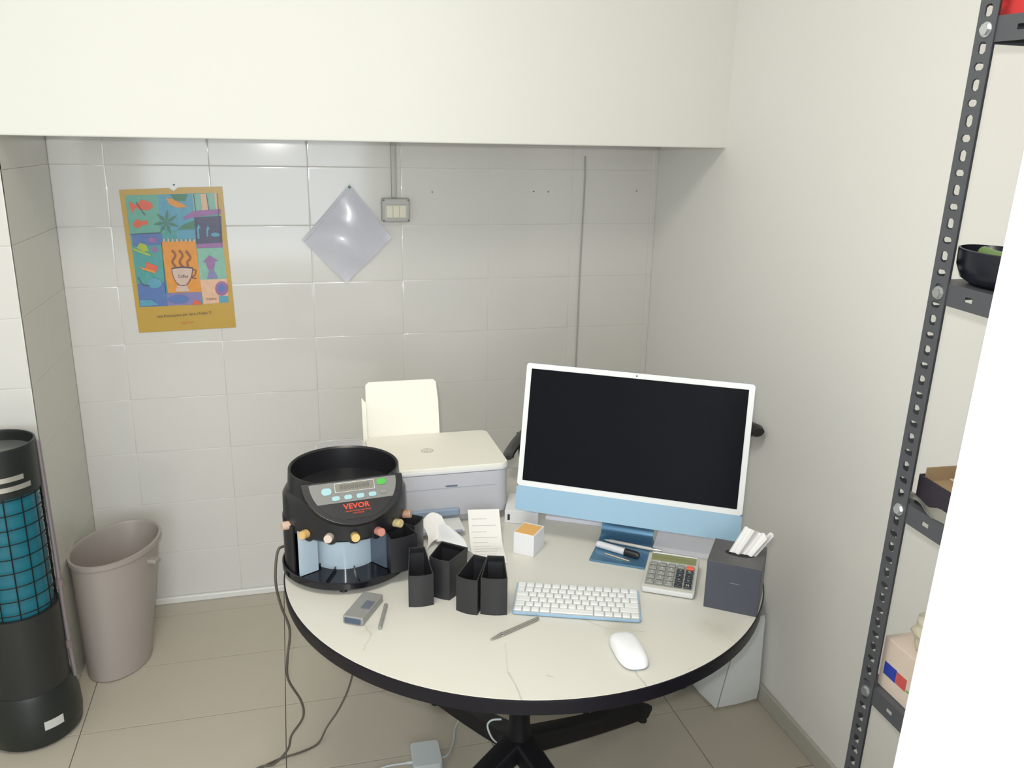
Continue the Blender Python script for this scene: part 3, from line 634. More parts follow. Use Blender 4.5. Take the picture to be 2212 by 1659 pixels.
# outer wall, open at the front left
def arcwall(r, th, z0, z1, a0, a1, seg=48):
    t = nb(); lathe(t, [(r,z0),(r,z1),(r-th,z1),(r-th,z0),(r,z0)], seg, math.radians(a0), math.radians(a1))
    t.edges.ensure_lookup_table()
    for i in (0, seg):
        vs = [v for v in t.verts if abs(math.atan2(v.co.y,v.co.x)-math.atan2(math.sin(math.radians(a0 if i==0 else a1)),math.cos(math.radians(a0 if i==0 else a1))))<1e-4]
    bmesh.ops.remove_doubles(t, verts=t.verts, dist=1e-6); bmesh.ops.holes_fill(t, edges=t.edges, sides=8); return t
obj('back_wall', arcwall(0.136,0.004,0.024,0.135,10,205), blackp, co, 40)
b = nb(); lathe(b, [(0,0.024),(0.076,0.024),(0.076,0.135),(0,0.135)], 48, c=(-0.004,0.006,0)); obj('inner_drum', b, mat('pale blue translucent plastic',(0.46,0.56,0.64),0.12,noise=.02), co, 40)
b = nb(); box(b,0.045,0.003,0.105,(0,0,0.078),0, mtx=T(-0.094,-0.062,0)@RZ(math.radians(22))); obj('divider', b, mat('pale blue translucent plastic',(.4,.5,.5)), co)
b = nb(); box(b,0.004,0.05,0.105,(0,0,0.078),0, mtx=T(0.056,-0.074,0)@RZ(math.radians(30))); obj('divider', b, mat('dark blue divider',(0.10,0.13,0.17),0.15,noise=.02), co)
for an in (-150,-120,-90): 
    a = math.radians(an); b = nb(); box(b,0.06,0.002,0.008,(0.105,0,0.028),0,mtx=RZ(a)); obj('tray_rib', b, blackg, co)
# head ring
b = nb(); lathe(b, [(0.100,0.118),(0.126,0.116),(0.132,0.122),(0.134,0.150),(0.133,0.185),(0.127,0.196),(0.122,0.200),(0.119,0.240),(0.1165,0.242),(0.113,0.238),(0.108,0.190),(0.06,0.178),(0,0.176)], 72)
pang = math.radians(52); PP = T(0,-0.092,0.243)@RX(pang)
bmesh.ops.bisect_plane(b, geom=b.verts[:]+b.edges[:]+b.faces[:], plane_co=PP@Vector((0,0,-0.004)), plane_no=(0,-math.sin(pang),math.cos(pang)), clear_outer=True)
obj('hopper_body', b, blackp, co, 35)
b = nb(); lathe(b, [(0,0.125),(0.13,0.125),(0.13,0.130),(0,0.130)], 48); obj('under_plate', b, blackp, co, 40)
# scalloped coin outlets
kc = [(0.62,0.45,0.36),(0.66,0.42,0.16),(0.62,0.52,0.44),(0.68,0.48,0.18),(0.62,0.27,0.22),(0.62,0.50,0.25),(0.50,0.30,0.20)]
for k,an in enumerate((-157,-131,-108,-86,-64,-42,-22)):
    a = math.radians(an-7)
    b = nb(); lathe(b, [(0,-0.022),(0.0155,-0.022),(0.0155,0.006),(0.012,0.008),(0,0.008)], 20); bmesh.ops.transform(b, matrix=RZ(a)@T(0.124,0,0.128)@RY(PI/2), verts=b.verts); so = obj('coin_outlet', b, blackp, co, 40)
    b = nb(); lathe(b, [(0,0),(0.0090,0),(0.0092,0.020),(0.0085,0.0215),(0,0.0215)], 20); bmesh.ops.transform(b, matrix=RZ(a)@T(0.128,0,0.132)@RY(PI/2-0.10), verts=b.verts); obj('knob', b, mat('knob %d'%k,kc[k],0.35,noise=.06), so, 40)
# control panel: D plate, inclined
pang = math.radians(52)
def D(w,h,n=20):
    return [(-w/2,0.0),(w/2,0.0)] + [(w/2*math.cos(PI*i/n), -0.004-h*math.sin(PI*i/n)) for i in range(0,n+1)]
PP = T(0,-0.092,0.243)@RX(pang)   # drawing x,y ; +z outwards
b = nb(); prism(b, D(0.212,0.094), -0.022, 0.0, 0.002, PP); obj('panel_shell', b, blackp, co, 30)
def DH(w,h,y0,y1,n=16):
    out=[]
    for i in range(n+1):
        y=y0+(y1-y0)*i/n; s=max(0,min(1,(-y-0.004)/h)); out.append((w/2*math.sqrt(max(0,1-s*s)) if y<-0.004 else w/2,y))
    return out + [(-x,y) for x,y in out[::-1]]
b = nb(); prism(b, DH(0.182,0.086,-0.004,-0.048), 0.0, 0.0012, 0, PP); obj('button_panel', b, mat('grey panel foil',(0.20,0.20,0.19),0.35,noise=.03), co)
b = nb(); prism(b, DH(0.182,0.086,-0.049,-0.085), 0.0, 0.0010, 0, PP); obj('name_panel', b, mat('black panel foil',(0.020,0.019,0.020),0.3,noise=.03), co)
b = nb(); box(b,0.082,0.019,0.0008,(0.002,-0.017,0.0016),mtx=PP); dsp = obj('display', b, mat('lcd',(0.22,0.21,0.18),0.15,noise=.03), co)
wh = mat('white print',(0.7,0.7,0.7)); b = nb()
for x,y,wx,wy in ((0.002,-0.0075,0.083,0.0008),(0.002,-0.0265,0.083,0.0008),(-0.039,-0.017,0.0008,0.019),(0.043,-0.017,0.0008,0.019)): box(b,wx,wy,0.0004,(x,y,0.0021),mtx=PP)
obj('display_frame', b, wh, dsp)
b = text_bm('88888888', 0.0150, 0.0001, 1.05); bmesh.ops.transform(b, matrix=PP@T(0.002,-0.0168,0.0021), verts=b.verts); obj('digits', b, mat('dark digits',(0.09,0.09,0.08),.4), dsp)
btn = mat('pale blue button',(0.32,0.52,0.56),0.4,noise=.04)
def button(x,y,wx,wy,m,lab=None):
    b = nb(); prism(b, rr(wx,wy,min(wx,wy)*.45,5), 0.0010, 0.0030, 0.0004, PP@T(x,y,0)); o = obj('button', b, m, co, 40)
    if lab: o['label']=lab
button(-0.057,-0.022,0.021,0.015,btn); button(0.059,-0.014,0.020,0.013,mat('green button',(0.07,0.42,0.06),0.4,noise=.04),'green start button')
for k in range(4): button(-0.040+0.0255*k,-0.0385,0.0165,0.0095,btn)
button(0.060,-0.036,0.015,0.008,mat('grey button',(0.22,0.22,0.21),.4,noise=.03),'grey button')
rd = mat('red print',(0.80,0.06,0.02),0.5,noise=.03)
b = text_bm('VEVOR', 0.0150, 0.0002, 1.15, 0.0003); bmesh.ops.transform(b, matrix=PP@T(0.0,-0.0585,0.0014), verts=b.verts); obj('lettering', b, rd, co)
b = text_bm('TOUGH TOOLS, HALF PRICE', 0.0042, 0.0001); bmesh.ops.transform(b, matrix=PP@T(0.002,-0.0685,0.0014), verts=b.verts); obj('lettering', b, rd, co)
b = text_bm('COIN SORTER', 0.0036, 0.0001); bmesh.ops.transform(b, matrix=PP@T(0.002,-0.0735,0.0014), verts=b.verts); obj('lettering', b, rd, co)

# coin cups
def cup(p0, p1, depth, hf, hb, label, z=ZT, sp=0.35):
    p0=Vector((*p0,0)); p1=Vector((*p1,0)); mid=(p0+p1)/2; d=(p1-p0); wd=d.length; ang=math.atan2(d.y,d.x)
    t = thing('coin_cup', label, 'coin cup', (mid.x,mid.y,z), ang, 'black coin cups by the coin sorter')
    th=0.002; w0=wd; w1=wd*(1-sp)
    # outer footprint: convex front, tapering to back ; local +y = back
    def foot(inset):
        F=[(w0/2*s*1.0-inset*s, -0.004*(1-s*s)+inset) for s in (-1,-.5,0,.5,1)]
        return F + [(w1/2-inset, depth-inset), (-w1/2+inset, depth-inset)]
    O=foot(0); I=foot(th); b=nb(); hz=lambda y: hf if y<depth*.35 else hb
    n=len(O)
    ob=[b.verts.new((x,y,0)) for x,y in O]; ot=[b.verts.new((x,y,hz(y))) for x,y in O]
    it=[b.verts.new((x,y,hz(O[i][1]))) for i,(x,y) in enumerate(I)]; ib=[b.verts.new((x,y,th)) for x,y in I]
    b.faces.new(ob[::-1]); b.faces.new(ib)
    for i in range(n):
        j=(i+1)%n
        for a_,c_ in ((ob,ot),(ot,it),(it,ib)): b.faces.new((a_[i],a_[j],c_[j],c_[i]))
    obj('bin', b, cupm, t, 30)
    b=nb(); prism(b,[(-w1/2,depth-0.002),(w1/2,depth-0.002),(w1/2,depth+0.004),(-w1/2,depth+0.004)], hb-0.012, hb, 0.0008); obj('hanging_lip', b, cupm, t, 30)
    return t
cup((0.209,1.553),(0.261,1.551),0.070,0.071,0.098,'black coin cup left of the three at the front, beside the sorter')
cup((0.259,1.592),(0.296,1.560),0.062,0.090,0.095,'tall black coin cup standing behind the two front gaps',sp=-.3)
cup((0.302,1.520),(0.340,1.490),0.062,0.078,0.098,'black coin cup in the middle of the front row')
cup((0.347,1.494),(0.399,1.478),0.052,0.082,0.104,'black coin cup touching the keyboard edge')
cup((0.186,1.650),(0.246,1.668),0.055,0.080,0.086,'black coin cup slotted into the right front bay of the sorter', z=ZT+0.0285, sp=0.25)
cup((0.245,1.702),(0.272,1.750),0.055,0.080,0.086,'rearmost black coin cup, slotted into the right side of the sorter', z=ZT+0.0285, sp=0.25)

# grey gadget and stick in front of the sorter
gg = thing('cable_adapter', 'small grey translucent plastic box in front of the coin sorter', 'gadget', (0.117,1.556,ZT), math.radians(-30))
gm = mat('smoky grey plastic',(0.27,0.27,0.26),0.25,noise=.08,nscale=80)
b = nb(); box(b,0.044,0.100,0.017,(0,0,0.0085),0.003,3); obj('housing', b, gm, gg, 40)
b = nb(); box(b,0.034,0.004,0.010,(0,-0.051,0.009),0.001); obj('socket', b, mat('dark blue plastic',(0.06,0.09,0.14),.4,noise=.05), gg)
b = nb(); box(b,0.018,0.030,0.002,(0.010,0.0,0.0178),0.0006); obj('switch_plate', b, mat('slate inset',(0.13,0.15,0.19),.3,noise=.05), gg)
b = nb(); tube(b, smoothpath([(0.142,1.482,ZT+0.004),(0.152,1.520,ZT+0.004),(0.164,1.566,ZT+0.004)],5), 0.004, 10); tag(obj('grey_stick', b, gm, smooth=50), 'short grey plastic stick beside the small grey box', 'stick')

# papers
pap = mat('receipt paper',(0.80,0.785,0.76),.75,noise=.01)
def rc(u,v):
    x0 = 0.378+0.076*u + 0.022*v; y0 = 1.700-0.012*u+0.168*v; z = ZT+0.0016+0.003*math.sin(v*5)**2 + (0.135*max(0,v-.45)**1.5)
    return (x0,y0,z)
b = nb(); sheet(b, rc, 4, 20, 0.0004); rcp = tag(obj('receipt', b, pap, smooth=60), 'long white receipt with faint lines in front of the printer', 'receipt')
ln_ = mat('faint print',(0.55,0.52,0.54),.7,noise=.05)
b = nb()
for k in range(11):
    v = 0.08+0.08*k; u0 = 0.10; u1 = 0.55+0.35*rt.random()
    sheet(b, lambda a_,c_: Vector(rc(u0+(u1-u0)*a_, v+0.008*c_))+Vector((0,0,0.0006)), 3, 1, 0.0001)
obj('print_lines', b, ln_, rcp)
def rc2(u,v):
    return (0.330+0.060*u-0.025*v, 1.735-0.040*u+0.115*v, ZT+0.014+0.020*abs(math.sin(u*2.6+.4))*(.4+.6*v)+0.012*math.sin(v*6+u*3))
b = nb(); sheet(b, rc2, 14, 14, 0.0004); tag(obj('crumpled_receipt', b, mat('blue white paper',(0.76,0.77,0.80),.7,noise=.01), smooth=60), 'crumpled white slip between the curled note and the long receipt', 'receipt')
def rc3(u,v):
    return (0.286+0.052*u+0.006*math.sin(v*4), 1.792+0.045*v+0.026*math.sin(u*2.4), ZT+0.004+0.050*v+0.010*math.sin(u*3))
b = nb(); sheet(b, rc3, 14, 14, 0.0004); tag(obj('curled_note', b, pap, smooth=60), 'curled white paper note standing next to the coin sorter', 'note')
def rect_sheet(name, cx, cy, w_, d_, a, h, m, label, cat):
    b = nb(); box(b, w_, d_, h, (0,0,h/2), 0.0006 if h>0.002 else 0); return tag(obj(name, b, m, loc=(cx,cy,ZT), rot=(0,0,a)), label, cat)
wp = mat('cool white paper',(0.80,0.81,0.88),.6,noise=.01)
rect_sheet('paper_stack', 0.939,1.681,0.215,0.150,yaw,0.012,wp,'stack of white papers behind the calculator under the computer','papers')
rect_sheet('envelope', 0.700,1.905,0.150,0.105,yaw+.05,0.010,wp,'white envelope behind the left side of the computer foot','envelope')
t = thing('white_carton', 'small white carton with a black mark behind the computer corner', 'box', (0.560,1.935,ZT), -0.35)
b = nb(); box(b,0.085,0.11,0.035,(0,0,0.0175),0.002); obj('carton', b, mat('white card',(.8,.8,.8)), t, 40)
b = nb(); box(b,0.006,0.0006,0.016,(-0.032,-0.0553,0.017)); obj('mark', b, blackp, t)

# ================================================================== FLOOR ITEMS
# waste bin (oval)
wb = thing('waste_bin', 'tall oval taupe plastic waste bin on the floor by the wall', 'waste bin', (-0.572,2.665,0), math.radians(-22))
tp = mat('taupe plastic',(0.40,0.355,0.325),0.42,noise=.02,nscale=10)
def oval(bm, prof, n=64):
    R=[]
    for ax,ay,cy,z in prof: R.append([bm.verts.new((ax*math.cos(2*PI*i/n), cy+ay*math.sin(2*PI*i/n), z)) for i in range(n)])
    for a_,c_ in zip(R,R[1:]):
        for i in range(n): bm.faces.new((a_[i],a_[(i+1)%n],c_[(i+1)%n],c_[i]))
    bm.faces.new(R[0][::-1]); bm.faces.new(R[-1]); return bm
b = nb(); oval(b,[(0.080,0.112,-0.03,0.0),(0.086,0.118,-0.03,0.004),(0.112,0.166,0.014,0.385),(0.119,0.173,0.016,0.388),(0.119,0.173,0.016,0.402),(0.112,0.166,0.016,0.403),(0.109,0.163,0.014,0.396),(0.082,0.113,-0.03,0.010)]); obj('bucket', b, tp, wb, 35)
b = nb(); box(b,0.05,0.028,0.014,(0.112,0.015,0.350),0.004,2); obj('handle', b, tp, wb, 40)

# tall black cylinder appliance
tw = thing('tower_appliance', 'tall black cylindrical appliance with teal section behind a wire grid', 'appliance', (-0.762,2.352,0))
tbk = mat('tower black',(0.016,0.020,0.018),0.38,noise=.1)
b = nb(); lathe(b, [(0,0),(0.108,0),(0.120,0.012),(0.124,0.05),(0.121,0.10),(0.108,0.150),(0.104,0.16),(0,0.16)], 56); obj('base', b, tbk, tw, 40)
b = nb(); lathe(b, [(0,0.16),(0.103,0.16),(0.102,0.395),(0,0.395)], 56); obj('lower_body', b, mat('tower charcoal',(0.022,0.023,0.022),0.45,noise=.1), tw, 40)
tl = mat('teal plastic',(0.015,0.16,0.22),0.3,noise=.10,nscale=14)
b = nb(); lathe(b, [(0,0.395),(0.088,0.395),(0.090,0.41),(0.090,0.735),(0.088,0.745),(0,0.745)], 56); obj('teal_core', b, tl, tw, 40)
for k in range(14):
    a = 2*PI*k/14+.12; b = nb(); cyl(b,0.0016,0.0016,0.35,(0.0975*math.cos(a),0.0975*math.sin(a),0.395),8); obj('grid_wire', b, blackm, tw, 40)
for k in range(9):
    z = 0.412+0.0405*k; b = nb(); tube(b, [(0.0975*math.cos(2*PI*i/40),0.0975*math.sin(2*PI*i/40),z) for i in range(40)], 0.0016, 6, closed=True); obj('grid_ring', b, blackm, tw, 60)
b = nb(); lathe(b, [(0,0.742),(0.101,0.742),(0.101,0.865),(0.099,0.872),(0.095,0.872),(0.093,0.865),(0.090,0.800),(0,0.800)], 56); obj('upper_body', b, tbk, tw, 40)
b = nb(); lathe(b, [(0,0.840),(0.0925,0.840),(0.0925,0.843),(0,0.843)], 56); obj('top_plate', b, mat('dull grey metal',(0.20,0.21,0.21),0.25,metal=.3,noise=.05), tw, 40)
stl = mat('brushed steel',(0.62,0.60,0.55),0.25,metal=.6,noise=.05)
for z,h,a0,a1 in ((0.788,0.013,-130,-38),(0.762,0.013,-130,-28)):
    t = arcwall(0.1030,0.002,z,z+h,a0,a1,24); obj('silver_band', t, stl, tw, 40)
b = nb(); tube(b, smoothpath([(0.102,0.020,0.860),(0.105,0.020,0.6),(0.107,0.020,0.3),(0.112,0.020,0.14)],6), 0.0065, 10); sp_ = obj('side_rail', b, mat('mauve grey metal',(0.30,0.26,0.28),0.3,metal=.4,noise=.03), tw, 50)
for z in (0.44,0.245):
    b = nb(); cyl(b,0.010,0.010,0.022,(0.107,0.020,z-0.011),14); obj('clip', b, mat('clip grey',(0.22,0.17,0.17),.4,noise=.05), sp_, 40)
t = arcwall(0.1245,0.0015,0.060,0.086,-64,-40,10); obj('sticker', t, mat('pale sticker',(0.62,0.62,0.60),.5,noise=.02), tw, 40)

# white paper bag under the table by the wall
pb = thing('paper_bag', 'white paper bag on the floor under the table by the right wall', 'bag', (0,0,0))
bagm = mat('white bag paper',(0.84,0.88,0.90),0.6,noise=.03,nscale=12,bump=.5,bscale=30)
def bagw(corners):
    b = nb(); rows_=[]
    for (z, pts) in corners: rows_.append([b.verts.new((x,y,z)) for x,y in pts])
    n=len(rows_[0])
    for a_,c_ in zip(rows_,rows_[1:]):
        for i in range(n): b.faces.new((a_[i],a_[(i+1)%n],c_[(i+1)%n],c_[i]))
    b.faces.new(rows_[0][::-1]); return b
def ring(z, x0, x1, y0, y1, xc, rnd):
    # near corner (xc,y0), right (x1,y0+.015), back right, back left, left
    P=[(xc,y0),((xc+x1)/2,y0+0.002),(x1,y0+.012),(x1,(y0+y1)/2),(x1-.005,y1),((x0+x1)/2,y1+.003),(x0,y1),(((x0+xc)/2)-0.004,(y0+y1)/2)]
    c=Vector((sum(p[0] for p in P)/8,sum(p[1] for p in P)/8))
    return (z,[tuple(c+(Vector(p)-c)*rnd) for p in P])
b = bagw([ring(0.0,1.172,1.330,1.962,2.11,1.190,.90),ring(0.010,1.170,1.334,1.956,2.11,1.186,.99),ring(0.045,1.166,1.336,1.954,2.11,1.194,1.0),ring(0.17,1.160,1.337,1.962,2.12,1.224,1.01),ring(0.28,1.156,1.338,1.966,2.12,1.248,1.0),ring(0.315,1.164,1.334,1.972,2.11,1.25,.98),ring(0.312,1.168,1.330,1.976,2.105,1.252,.95),ring(0.05,1.175,1.330,1.965,2.10,1.20,.93)])
obj('bag_body', b, bagm, pb, 35)
b = nb(); tube(b, smoothpath([(1.1905,1.952,0.006),(1.196,1.952,0.045),(1.224,1.959,0.17),(1.248,1.963,0.28)],4), 0.0013, 6); obj('crease', b, mat('bag crease',(0.36,0.38,0.40),.7,noise=.05), pb, 60)
b = nb(); sheet(b, lambda u,v:(1.262+0.076*u, 1.970+0.02*v, 0.30+0.035*math.sin(u*PI)*v+0.012*v), 8,4,0.001); obj('folded_flap', b, mat('grey lining',(0.36,0.37,0.37),.6,noise=.03), pb, 60)

# cords and power adapter
cordm = mat('brown grey cord',(0.11,0.095,0.078),0.5,noise=.05)
CORD1 = [(0.0,1.875,0.735),(-0.035,1.860,0.735),(-0.052,1.845,0.728),(-0.060,1.835,0.66),(-0.052,1.86,0.58),(-0.036,1.88,0.50),(-0.046,1.90,0.41),(-0.048,1.93,0.33),(-0.020,1.96,0.24),(-0.018,1.98,0.175),(-0.050,2.00,0.11),(-0.062,2.01,0.06),(-0.10,2.02,0.012),(-0.14,2.025,0.004),(-0.20,1.98,0.004),(-0.26,1.90,0.004)]
b = nb(); tube(b, smoothpath(CORD1,6), 0.0032, 8); bmesh.ops.transform(b, matrix=(T(*co.location)@RZ(co.rotation_euler.z)).inverted(), verts=b.verts); obj('power_cord', b, cordm, co, 60)
CORD2 = [(0.185,2.10,0.66),(0.165,2.11,0.50),(0.145,2.12,0.30),(0.118,2.13,0.16),(0.085,2.13,0.08),(0.045,2.115,0.03),(0.018,2.085,0.004),(-0.03,2.060,0.004),(-0.09,2.045,0.004),(-0.15,2.01,0.004),(-0.22,1.93,0.004)]
b = nb(); tube(b, smoothpath(CORD2,6), 0.0028, 8); tag(obj('loose_lead', b, cordm, smooth=60), 'brown grey cord curving from under the table onto the floor tiles', 'cord')
ad = thing('power_adapter', 'white square power adapter lying on the floor under the table', 'power adapter', (0.303,1.945,0), math.radians(-2))
wa = mat('cool white plastic',(0.62,0.68,0.70),0.35,noise=.01)
b = nb(); prism(b, rr(0.080,0.098,0.012,6), 0.0, 0.030, 0.003); obj('housing', b, wa, ad, 40)
b = nb(); tube(b, smoothpath([(-0.036,-0.012,0.015),(-0.07,-0.006,0.010),(-0.11,-0.002,0.005),(-0.17,-0.02,0.003),(-0.24,-0.05,0.003),(-0.32,-0.10,0.003)],6), lambda t: 0.0045 if t<.12 else 0.0028, 8); obj('plug_cord', b, wa, ad, 60)
b = nb(); tube(b, smoothpath([(0.036,-0.01,0.015),(0.06,0.005,0.010),(0.085,0.06,0.004),(0.10,0.12,0.004),(0.13,0.155,0.02),(0.16,0.12,0.08),(0.185,0.05,0.13),(0.20,-0.01,0.17)],6), 0.0026, 8); obj('lead', b, wa, ad, 60)
b = nb(); tube(b, smoothpath([(0.470,1.775,0.235),(0.448,1.79,0.225),(0.440,1.80,0.20),(0.452,1.785,0.17),(0.478,1.76,0.16)],6), 0.0026, 8); tag(obj('white_lead', b, wa, smooth=60), 'white lead looped around the table column', 'cord')

# ================================================================== METAL RACK
XF = 1.03
rk = thing('metal_rack', 'dark grey slotted angle shelving rack along the right wall', 'shelving', (XF,1.160,0)); rk.rotation_euler = (math.radians(1.75),0,0)
rk.location = (XF,1.211,0.003)
gm1 = mat('dark grey painted steel',(0.085,0.09,0.105),0.42,noise=.05,nscale=30)
def slotted(w_, H, th, holes, flip=1):
    """strip in local x(0..w)*z(0..H), extruded th in y, with slots"""
    b = nb(); z = 0.0; k = 0
    hs = []
    pitch = 0.0262; n = int(H/pitch)
    def q(x0,x1,z0,z1): box(b, x1-x0, th, z1-z0, ((x0+x1)/2, 0, (z0+z1)/2))
    a0 = 0.25*w_; a1 = 0.75*w_
    q(0,a0,0,H); q(a1,w_,0,H); zl = 0
    for i in range(n):
        zc = pitch*(i+.5); hh = 0.0055 if i%2 else 0.0088; x0 = a0+ (0 if i%2 else w_*.06); x1 = a1-(0 if i%2 else w_*.06)
        q(a0,a1,zl,zc-hh); 
        if x0>a0: q(a0,x0,zc-hh,zc+hh); q(x1,a1,zc-hh,zc+hh)
        # rounded slot corners
        r=0.0035
        for (cx,sx) in ((x0,1),(x1,-1)):
            for sz in (-1,1):
                t=bmesh.new(); p=[(cx,zc+sz*hh),(cx+sx*r,zc+sz*hh),(cx,zc+sz*(hh-r))]
                va=[t.verts.new((x,-th/2,zz)) for x,zz in p]; vb=[t.verts.new((x,th/2,zz)) for x,zz in p]
                t.faces.new(va); t.faces.new(vb[::-1])
                for e in range(3): t.faces.new((va[e],va[(e+1)%3],vb[(e+1)%3],vb[e]))
                merge(b,t)
        zl = zc+hh
    q(a0,a1,zl,H); return b
HP = 2.15
def post(x, y, sx, sy):
    # flange A: in plane x=const running along sy from the corner ; flange B: plane y=const running along sx
    b = slotted(0.037, HP, 0.002, None); bmesh.ops.transform(b, matrix=RZ(PI/2*sy), verts=b.verts)
    b2 = slotted(0.037, HP, 0.002, None)
    if sx < 0: bmesh.ops.transform(b2, matrix=Matrix.Diagonal((-1,1,1,1)), verts=b2.verts)
    merge(b, b2); bmesh.ops.transform(b, matrix=T(x,y,0), verts=b.verts); return obj('post', b, gm1, rk)
DX = 0.300; DY = 0.60
post(0.0,0.0,1,-1); post(DX,0.0,-1,-1); post(0.0,-DY,1,1); post(DX,-DY,-1,1)
stl2 = mat('zinc bolt',(0.55,0.58,0.60),0.2,metal=.7,noise=.04)
for i,zt in enumerate((1.838,1.440,1.050,0.668,0.27)):
    b = nb(); th=0.0012; x0,x1,y0,y1 = 0.0022,DX-0.0022,-DY+0.003,-0.003; h_=0.036
    box(b,x1-x0,y1-y0,th,((x0+x1)/2,(y0+y1)/2,zt-th/2)); box(b,x1-x0,th,h_,((x0+x1)/2,y1,zt-h_/2)); box(b,x1-x0,th,h_,((x0+x1)/2,y0,zt-h_/2)); box(b,th,y1-y0,h_,(x1,(y0+y1)/2,zt-h_/2))
    # front lip with slot
    for yc in (None,):
        hy=-0.083; box(b,th,abs(-0.003-(hy+0.0075)),h_,(x0,(-0.003+hy+0.0075)/2,zt-h_/2)); box(b,th,(hy-0.0075)-y0,h_,(x0,((hy-0.0075)+y0)/2,zt-h_/2))
        box(b,th,0.015,h_/2-0.004,(x0,hy,zt-(h_/2-0.004)/2)); box(b,th,0.015,h_/2-0.004,(x0,hy,zt-h_+(h_/2-0.004)/2))
    sh = obj('shelf', b, gm1, rk)
    for (bx,by) in ((-0.001,-0.021),(-0.001,-DY+0.021)):
        b = nb(); cyl(b,0.0085,0.0085,0.006,(0,0,0),6,mtx=T(bx,by,zt-0.018)@RY(-PI/2)); cyl(b,0.011,0.011,0.0015,(0,0,0),20,mtx=T(bx,by,zt-0.018)@RY(-PI/2)); obj('bolt', b, stl2, sh, 40)
def rackpt(x,y,z): # world point standing on a shelf of the leaned rack
    return Matrix.Translation(rk.location) @ RX(math.radians(1.75)) @ Vector((x,y,z))
def onshelf(name, lab, cat, x, y, z, rz=0):
    t = thing(name, lab, cat, rackpt(x,y,z)); t.rotation_euler = (math.radians(1.75),0,rz); return t
# red box on the top shelf
t = onshelf('red_carton','red cardboard box on the top shelf of the rack','box',0.097,-0.165,1.8384)
b = nb(); box(b,0.15,0.30,0.14,(0,0,0.07),0.003); obj('carton', b, mat('red card',(0.68,0.05,0.05),.5,noise=.05), t, 40)
b = nb(); box(b,0.151,0.05,0.0006,(0,0,0.1403)); obj('tape', b, mat('clear tape',(0.5,0.2,0.15),.2,noise=.02), t)
# black pouch with green roll
t = onshelf('black_bowl','black rounded tray holding a green roll on the second shelf','tray',0.060,-0.080,1.4404)
b = nb(); lathe(b, [(0,0.001),(0.055,0.001),(0.074,0.010),(0.084,0.030),(0.085,0.056),(0.081,0.057),(0.079,0.030),(0.066,0.016),(0,0.008)], 48, sx=0.66, sy=0.95); obj('bowl', b, mat('navy black plastic',(0.008,0.010,0.020),.3,noise=.1), t, 40)
b = nb(); tube(b, smoothpath([(-0.022,0.028,0.052),(-0.026,0,0.050),(-0.026,-0.03,0.050),(-0.018,-0.045,0.052)],6), 0.010, 12); g = thing('green_roll','green roll lying inside the black tray on the rack','roll',rackpt(0.062,-0.082,1.4404)); g.rotation_euler=(math.radians(1.75),0,0)
obj('roll', b, mat('olive green plastic',(0.16,0.26,0.09),.3,noise=.1), g, 50)
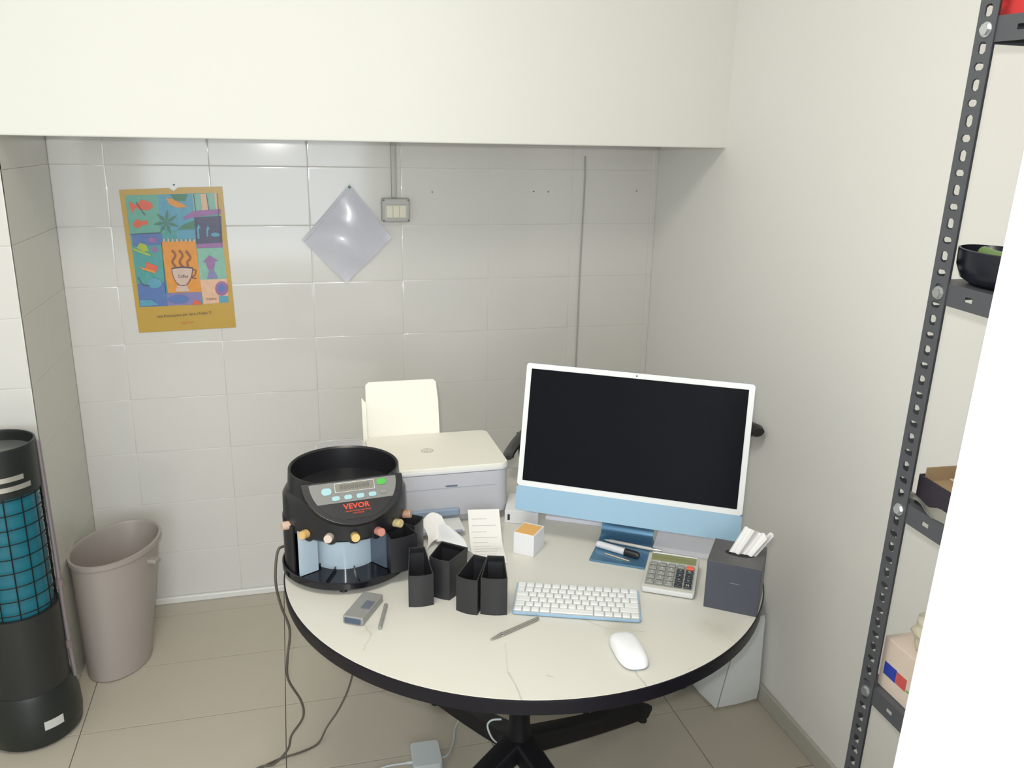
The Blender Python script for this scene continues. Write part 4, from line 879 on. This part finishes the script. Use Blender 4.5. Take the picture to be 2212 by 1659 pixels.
# dark open box with cardboard
t = onshelf('open_carton','dark open carton holding brown cardboard on the third shelf','box',0.100,-0.116,1.0504,math.radians(-3))
dkc = mat('dark purple card',(0.03,0.025,0.04),.6,noise=.08)
b = nb(); W_,D_,Hh=0.16,0.17,0.050
for c_,s_ in (((0,-D_/2,Hh/2),(W_,0.003,Hh)),((0,D_/2,Hh/2),(W_,0.003,Hh)),((-W_/2,0,Hh/2),(0.003,D_,Hh)),((W_/2,0,Hh/2),(0.003,D_,Hh)),((0,0,0.0015),(W_,D_,0.003))): box(b,*s_,c_)
obj('carton', b, dkc, t)
b = nb(); box(b,W_-0.01,D_-0.01,0.004,(0,0,Hh-0.012)); box(b,W_-0.01,0.003,0.03,(0,D_/2-0.008,Hh)); obj('cardboard_insert', b, mat('brown cardboard',(0.42,0.30,0.18),.7,noise=.08), t)
b = nb(); box(b,0.10,0.11,0.002,(0,0.0,Hh-0.004),mtx=RY(.12)); obj('paper_leaf', b, mat('cream leaf',(0.66,0.58,0.46),.6,noise=.05), t)
b = nb(); sheet(b, lambda u,v:(0.006+0.03*v+0.004*math.sin(u*9), -0.02-0.13*u, 1.054+0.006*math.sin(u*7+v*5)+0.012*v), 14, 6, 0.0006); 
bmesh.ops.transform(b, matrix=T(*rk.location)@RX(math.radians(1.75)), verts=b.verts); tag(obj('crumpled_film', b, mat('grey film',(0.30,0.30,0.27),.25,noise=.1,alpha=.85), smooth=60), 'crumpled grey plastic film on the third shelf beside the open carton', 'plastic film')
# carton with blue and red print
t = onshelf('printed_carton','pinkish white carton with blue and red print on the fourth shelf','box',0.087,-0.140,0.6684,math.radians(0))
b = nb(); box(b,0.14,0.23,0.105,(0,0,0.0525),0.002); obj('carton', b, mat('pinkish white card',(0.72,0.61,0.54),.55,noise=.02), t, 40)
b = nb(); box(b,0.0006,0.032,0.026,(-0.0704,0.088,0.044)); obj('blue_print', b, mat('blue print',(0.03,0.06,0.42),.4,noise=.05), t)
b = nb(); box(b,0.0006,0.026,0.024,(-0.0704,0.058,0.044)); obj('red_print', b, mat('red print b',(0.62,0.10,0.10),.4,noise=.05), t)
b = nb(); box(b,0.0006,0.022,0.004,(-0.0704,0.032,0.036)); obj('green_print', b, mat('green print',(0.18,0.42,0.12),.4,noise=.05), t)
t = onshelf('plastic_bag','crumpled cream plastic bag on top of the printed carton','bag',0.080,-0.130,0.7740)
b = nb(); bmesh.ops.create_icosphere(b, subdivisions=4, radius=1)
for v in b.verts:
    p=v.co.copy(); k=1+0.10*math.sin(p.x*5+1)*math.cos(p.y*6)+0.05*math.sin(p.z*11+p.x*7); v.co=Vector((p.x*0.060*k,p.y*0.090*k,max(0.0,0.034+p.z*0.044*k)))
obj('bag_body', b, mat('cream film',(0.66,0.62,0.50),.35,noise=.05), t, 60)
